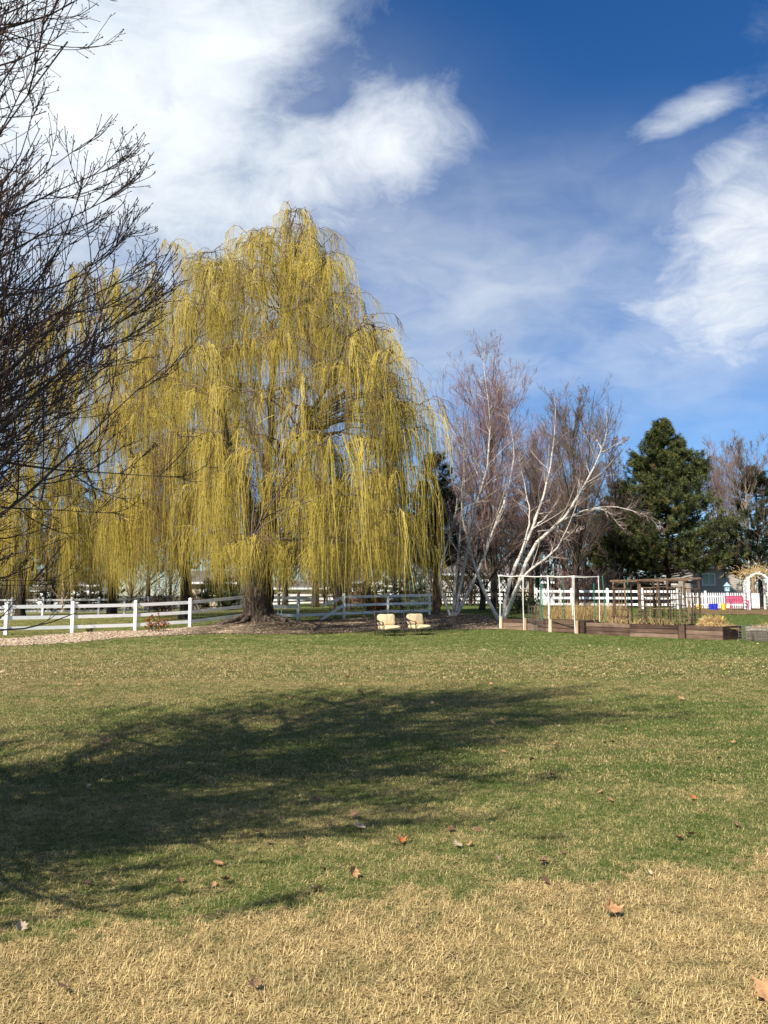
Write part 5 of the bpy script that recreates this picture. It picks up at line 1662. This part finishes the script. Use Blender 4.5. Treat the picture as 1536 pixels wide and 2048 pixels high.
# garden gate under the arbor
A2 = A + [.16, .3, 0]; B2 = B + [-.55, .3, 0]
t = thing('garden_gate', 'white picket gate standing open inside the arbor', 'gate', A2)
for k in range(7):
    p = A2 + (B2 - A2) * k / 6 + [0, 0, .12]
    Geo().box(p + [0, 0, .5], (.07, .025, 1.0)).build('picket', M['vinyl'], t)
for z in (.35, .9): Geo().beam(A2 + [0, .03, z], B2 + [0, .03, z], .03, .08).build('rail', M['vinyl'], t)

# birdhouse on a post behind the pickets
p = G(1449, 60)
t = thing('birdhouse', 'pale blue birdhouse on a post behind the picket fence', 'birdhouse', p)
Geo().box(p + [0, 0, .6], (.09, .09, 1.2)).build('post', M['vinyl'], t)
Geo().box(p + [0, 0, 1.38], (.26, .26, .36)).build('box', M['pale_blue'], t)
Geo().box(p + [0, 0, 1.70], (.38, .38, .28), taper=.05).build('roof', M['pale_blue'], t)
Geo().tube([p + [0, -.125, 1.42], p + [0, -.14, 1.42]], .04, 10).build('hole', M['metal_black'], t)
# black patio chair by the arbor
p = G(1519, 58)
t = thing('patio_chair', 'black metal patio chair beyond the arbor', 'chair', p)
for sx in (-1, 1):
    Geo().tube([p + [sx * .25, -.25, 0], p + [sx * .25, -.25, .6], p + [sx * .25, .2, .62]], .022, 6).build('leg', M['metal_black'], t)
    Geo().tube([p + [sx * .25, .25, 0], p + [sx * .25, .22, .45], p + [sx * .25, .32, .95]], .022, 6).build('leg', M['metal_black'], t)
Geo().box(p + [0, 0, .43], (.5, .5, .04)).build('seat', M['metal_black'], t)
for k in range(5): Geo().box(p + [-.18 + .09 * k, .27, .7], (.04, .02, .5), rx=-.18).build('back_slat', M['metal_black'], t)
# thin sapling sticks and a stake by the birches
pa = G(870, 45)
tag(Geo().tube([pa, pa + [.02, 0, 1.05]], .018, 6).build('stake', M['bed_wood'], loc=pa), 'thin dark upright stake beside the reddish pine trunk', 'stake')


# ------------------------------------------------------------------ fallen leaves
def leaf_mesh(name, mat, seed, curl=0.35, fold=0.0):
    """lobed plane-tree leaf, curled, with a stalk"""
    rng = np.random.default_rng(seed)
    outline = [(0, -0.42), (0.16, -0.46), (0.34, -0.36), (0.56, -0.40), (0.44, -0.16), (0.66, 0.06), (0.40, 0.08), (0.36, 0.30), (0.16, 0.22), (0, 0.62)]
    pts = outline + [(-x, y) for x, y in outline[-2:0:-1]]
    pts = np.array(pts) * rng.uniform(0.88, 1.12, (len(pts), 1))
    inner = pts * 0.5
    P2 = np.vstack([pts, inner, [[0, 0]]])
    r2 = (P2 ** 2).sum(1)
    z = curl * (r2 * 0.9 + 0.35 * np.sin(P2[:, 0] * 5 + seed) * np.abs(P2[:, 0]) + 0.25 * np.sin(P2[:, 1] * 6 + 2 * seed) * np.abs(P2[:, 1])) + fold * np.abs(P2[:, 0])
    V = np.column_stack([P2, z]) ; V[:, 0] *= (1 - 0.4 * curl)
    n = len(pts)
    Fq = [[i_, (i_ + 1) % n, n + (i_ + 1) % n, n + i_] for i_ in range(n)]
    Ft = [[n + i_, n + (i_ + 1) % n, 2 * n] for i_ in range(n)]
    g = Geo().add(V, Fq)
    k = g.n
    g.add(V, Ft)
    g.tube([[0, -.40, z[0]], [.03, -.62, z[0] + .05], [.02, -.8, z[0] + .02]], [.012, .01, .012], 4)
    return g.mesh(name, mat, smooth=True)


leaf_m = {c: [leaf_mesh('leaf', M['leaf_' + c], s + 7 * i_, cu, fo) for s, cu, fo in ((1, .35, 0), (2, .55, .2), (3, .2, .35))] for i_, c in enumerate(('tan', 'brown', 'pale', 'orange'))}


def leaf(px, py, size, col, v, label, group=None, rz=0.0, tilt=(0, 0), up=0.02):
    p = GP(px, py)
    o = bpy.data.objects.new('fallen_leaf', leaf_m[col][v])
    COL.objects.link(o)
    o.location = (p[0], p[1], p[2] + up); o.scale = (size * 0.72,) * 3; o.rotation_euler = (tilt[0], tilt[1], rz)
    return tag(o, label, 'leaf', group)


leaf(1222, 1838, 0.17, 'tan', 1, 'curled tan leaf lying alone on the dry foreground grass', rz=0.25, tilt=(0.75, 0.1), up=.05).scale.y *= 0.6
leaf(1532, 2006, 0.17, 'tan', 0, 'large tan leaf cut by the bottom right edge', rz=.6, tilt=(.5, -.2), up=.05)
leaf(800, 1692, 0.10, 'orange', 1, 'bright orange red leaf at the lower edge of the tree shade', rz=.4, tilt=(.5, .2), up=.04)
leaf(1377, 1680, 0.10, 'tan', 2, 'tan leaf with a darker one beside it on the right green lawn', rz=2.0, tilt=(.4, .1), up=.04)
leaf(1356, 1684, 0.09, 'brown', 1, 'dark leaf touching the tan leaf on the right green lawn', rz=.9, tilt=(.3, .1), up=.03)
leaf(165, 1582, 0.15, 'pale', 1, 'large pale leaf in the left part of the tree shade', rz=1.4, tilt=(.35, .2), up=.04)
leaf(508, 1986, 0.07, 'brown', 1, 'small brown leaf on the dry grass at the bottom', rz=.3, tilt=(.5, 0), up=.04)
leaf(122, 1992, 0.07, 'brown', 0, 'small dark leaf in the branch shadow at the bottom left', rz=1.3, tilt=(.4, .3), up=.04)
leaf(40, 1868, 0.08, 'pale', 2, 'whitish curled leaf near the left edge at the border of the dry grass', rz=.8, tilt=(.9, .3), up=.04)
leaf(1298, 1757, 0.06, 'pale', 1, 'small pale curled leaf on the edge of the dry grass at right', rz=.2, tilt=(.3, .3), up=.035)
leaf(992, 1724, 0.08, 'pale', 2, 'narrow whitish leaf on the border between dry and green grass', rz=1.7, tilt=(1.0, .1), up=.03)
leaf(915, 1698, 0.09, 'pale', 0, 'pale flattened leaf right of the bright orange leaf', rz=.5, tilt=(.3, .1), up=.03)
leaf(708, 1760, 0.09, 'tan', 2, 'tan leaf standing upright at the lower edge of the shade', rz=.3, tilt=(1.1, .7), up=.05)
leaf(630, 1790, 0.11, 'pale', 1, 'greyish leaf at the lower rim of the tree shade', rz=2.2, tilt=(.3, .2), up=.03)
leaf(435, 1735, 0.10, 'tan', 0, 'orange tan leaf in the lower left shade', rz=1.1, tilt=(.35, .1), up=.03)
leaf(484, 1682, 0.12, 'pale', 1, 'pale grey leaf near the middle of the lower shade', rz=2.6, tilt=(.3, .1), up=.03)
leaf(718, 1660, 0.13, 'pale', 0, 'broad pale leaf in the middle of the shade above the orange leaf', rz=.8, tilt=(.4, .1), up=.03)
leaf(210, 1492, 0.17, 'tan', 1, 'curled tan leaf at the upper left of the shade', rz=.4, tilt=(.7, .2), up=.06)
leaf(983, 1454, 0.13, 'tan', 1, 'reddish tan leaf in the far right part of the shade', rz=1.0, tilt=(.6, .1), up=.05)
leaf(1421, 1564, 0.13, 'tan', 0, 'light orange leaf on the sunny lawn at right', rz=1.5, tilt=(.35, .1), up=.05)
leaf(1178, 1408, 0.14, 'pale', 1, 'pale leaf standing on edge on the sunny lawn right of the shade', rz=.9, tilt=(1.0, .3), up=.06)
leaf(1362, 1402, 0.16, 'tan', 0, 'tan leaf on the sunny lawn near the right edge', rz=.2, tilt=(.4, .2), up=.05)
leaf(720, 1390, 0.20, 'tan', 2, 'tan leaf at the far rim of the shade', rz=1.3, tilt=(.5, .1), up=.05)
leaf(574, 1402, 0.18, 'tan', 1, 'curled tan leaf at the upper rim of the shade left of centre', rz=.7, tilt=(.5, .3), up=.05)
leaf(1385, 1604, 0.09, 'orange', 0, 'small orange leaf on the green lawn at right', rz=.5, tilt=(.4, .1), up=.04)

rng = np.random.default_rng(404)
spec = [('tan', 'small tan fallen leaf on the sunny middle lawn', 'tan leaves on the sunny lawn', 44, (0, 1536, 1300, 1375)),
        ('pale', 'tiny pale fallen leaf far off on the sunny lawn', 'pale leaves on the far lawn', 44, (0, 1536, 1278, 1350)),
        ('brown', 'brown leaves scattered in the shade of the near tree', 'brown leaves in the tree shade', 28, (120, 1100, 1420, 1790)),
        ('tan', 'tan leaves scattered in the shade of the near tree', 'tan leaves in the tree shade', 14, (60, 1100, 1400, 1780)),
        ('tan', 'tan leaves on the green lawn right of the shade', 'tan leaves on the right lawn', 10, (1110, 1536, 1380, 1710)),
        ('brown', 'small brown leaves on the right lawn', 'brown leaves on the right lawn', 8, (1050, 1536, 1400, 1740))]
for col, lab, grp, n, (x0, x1, y0, y1) in spec:
    cols = np.sort(rng.uniform(x0, x1, n))
    for k in range(n):
        py = y0 + (y1 - y0) * rng.uniform() ** 1.0
        lb = lab if n > 30 else ORD[k] + ' from the left of the ' + lab
        sz = rng.uniform(0.04, 0.10) if py > 1390 else rng.uniform(0.06, 0.13)
        leaf(cols[k], py, sz, col, int(rng.integers(0, 3)), lb, grp, rng.uniform(0, 6.28), (rng.uniform(-.6, .6), rng.uniform(-.5, .5)), sz * .35)


# ------------------------------------------------------------------ grass
def tuft(seed, n, h, spread, wd, lay):
    rng = np.random.default_rng(seed)
    S = np.stack([rng.normal(0, spread, n), rng.normal(0, spread, n), np.full(n, -0.004)], 1)
    az = rng.uniform(0, 6.28, n); ti = np.abs(rng.normal(0, lay, n)).clip(0, 1.45)
    D = np.stack([np.cos(az) * np.sin(ti), np.sin(az) * np.sin(ti), np.cos(ti)], 1)
    L = h * rng.uniform(.5, 1.2, n)
    P = np.empty((n, 4, 3)); P[:, 0] = S; d = D.copy()
    for k in range(1, 4):
        P[:, k] = P[:, k - 1] + d * (L / 3)[:, None]
        d = unit(d + np.stack([np.cos(az), np.sin(az), np.full(n, -.8)], 1) * .30)
    P[:, :, 2] = np.maximum(P[:, :, 2], 0.003 + rng.uniform(0, .008, n)[:, None])
    sd = np.stack([-np.sin(az), np.cos(az), np.zeros(n)], 1)
    wds = np.array([.9, 1, .7, .06]) * wd
    V = np.stack([P - sd[:, None] * wds[None, :, None], P + sd[:, None] * wds[None, :, None]], 2)
    base = (np.arange(n) * 8)[:, None] + (np.arange(3) * 2)[None]
    Fq = np.stack([base, base + 1, base + 3, base + 2], -1).reshape(-1, 4)
    me = Geo().add(V.reshape(-1, 3), Fq, np.repeat(rng.uniform(0, 1, n), 8)).mesh('grass_tuft', M['blade'])
    return bpy.data.objects.new('grass_tuft', me)


def grass(name, label, y0, y1, dens, sc, tufts, seed, margin=0.6, excl=None, zfade=None):
    rng = np.random.default_rng(seed)
    n = int(dens * (y1 - y0) * (0.93 * (y0 + y1) / 2 + 2 * margin))
    # more columns where the view is wider
    u = rng.uniform(0, 1, n)
    A0, A1 = .465 * y0 + margin, .465 * y1 + margin
    y = y0 + (y1 - y0) * ((-A0 + np.sqrt(A0 ** 2 + u * (A1 ** 2 - A0 ** 2))) / (A1 - A0))
    x = rng.uniform(-1, 1, n) * (.465 * y + margin)
    if excl is not None:
        k = ~in_poly(x, y, np.array(excl)); x, y = x[k], y[k]; n = len(x)
    me = bpy.data.meshes.new(name)
    me.vertices.add(n)
    me.vertices.foreach_set('co', np.stack([x, y, gz(x, y)], 1).astype(np.float32).ravel())
    a = me.attributes.new('size', 'FLOAT', 'POINT')
    dryz = np.clip((4.62 + 0.26 * x - y) / .4, 0, 1)
    a.data.foreach_set('value', (sc * rng.uniform(.7, 1.25, n) * (1 + .22 * dryz)).astype(np.float32))
    a = me.attributes.new('turn', 'FLOAT_VECTOR', 'POINT')
    r = np.zeros((n, 3)); r[:, 2] = rng.uniform(0, 6.28, n)
    a.data.foreach_set('vector', r.astype(np.float32).ravel())
    a = me.attributes.new('pick', 'INT', 'POINT')
    a.data.foreach_set('value', rng.integers(0, len(tufts), n).astype(np.int32))
    me.materials.append(M['blade'])
    o = bpy.data.objects.new(name, me); COL.objects.link(o)
    ng = bpy.data.node_groups.new(name, 'GeometryNodeTree')
    ng.interface.new_socket('Geometry', in_out='INPUT', socket_type='NodeSocketGeometry')
    ng.interface.new_socket('Geometry', in_out='OUTPUT', socket_type='NodeSocketGeometry')
    N = ng.nodes; Lk = ng.links
    gi = N.new('NodeGroupInput'); go = N.new('NodeGroupOutput')
    jn = N.new('GeometryNodeJoinGeometry')
    for tf in tufts[::-1]:
        oi = N.new('GeometryNodeObjectInfo'); oi.inputs['Object'].default_value = tf; oi.inputs['As Instance'].default_value = True
        Lk.new(oi.outputs['Geometry'], jn.inputs[0])
    iop = N.new('GeometryNodeInstanceOnPoints')
    Lk.new(gi.outputs[0], iop.inputs['Points']); Lk.new(jn.outputs[0], iop.inputs['Instance'])
    iop.inputs['Pick Instance'].default_value = True

    def attr(nm, typ):
        q = N.new('GeometryNodeInputNamedAttribute'); q.data_type = typ; q.inputs[0].default_value = nm
        return q.outputs[0]
    Lk.new(attr('pick', 'INT'), iop.inputs['Instance Index'])
    e2r = N.new('FunctionNodeEulerToRotation'); Lk.new(attr('turn', 'FLOAT_VECTOR'), e2r.inputs[0])
    Lk.new(e2r.outputs[0], iop.inputs['Rotation'])
    Lk.new(attr('size', 'FLOAT'), iop.inputs['Scale'])
    Lk.new(iop.outputs[0], go.inputs[0])
    md = o.modifiers.new('grass', 'NODES'); md.node_group = ng
    return tag(o, label, None, None, 'stuff')


near_t = [tuft(600 + k, 18, .036, .021, .00105, 1.1) for k in range(6)]
mid_t = [tuft(620 + k, 20, .036, .040, .0017, .85) for k in range(5)]
far_t = [tuft(640 + k, 20, .042, .10, .0038, .7) for k in range(5)]
grass('near_grass', 'dry tan and short green grass blades of the near lawn', 2.3, 7.2, 1500, 1.0, near_t, 1)
grass('middle_grass', 'mown grass of the middle lawn', 7.2, 16, 430, 1.0, mid_t, 2)
grass('far_grass', 'mown grass of the far lawn', 16, 37, 100, 1.0, far_t, 3, 1.0, mulch_poly)
grass('pasture_grass', 'short grass of the pasture behind the fence', 37, 58, 22, 1.5, far_t, 4, 1.0, mulch_poly)
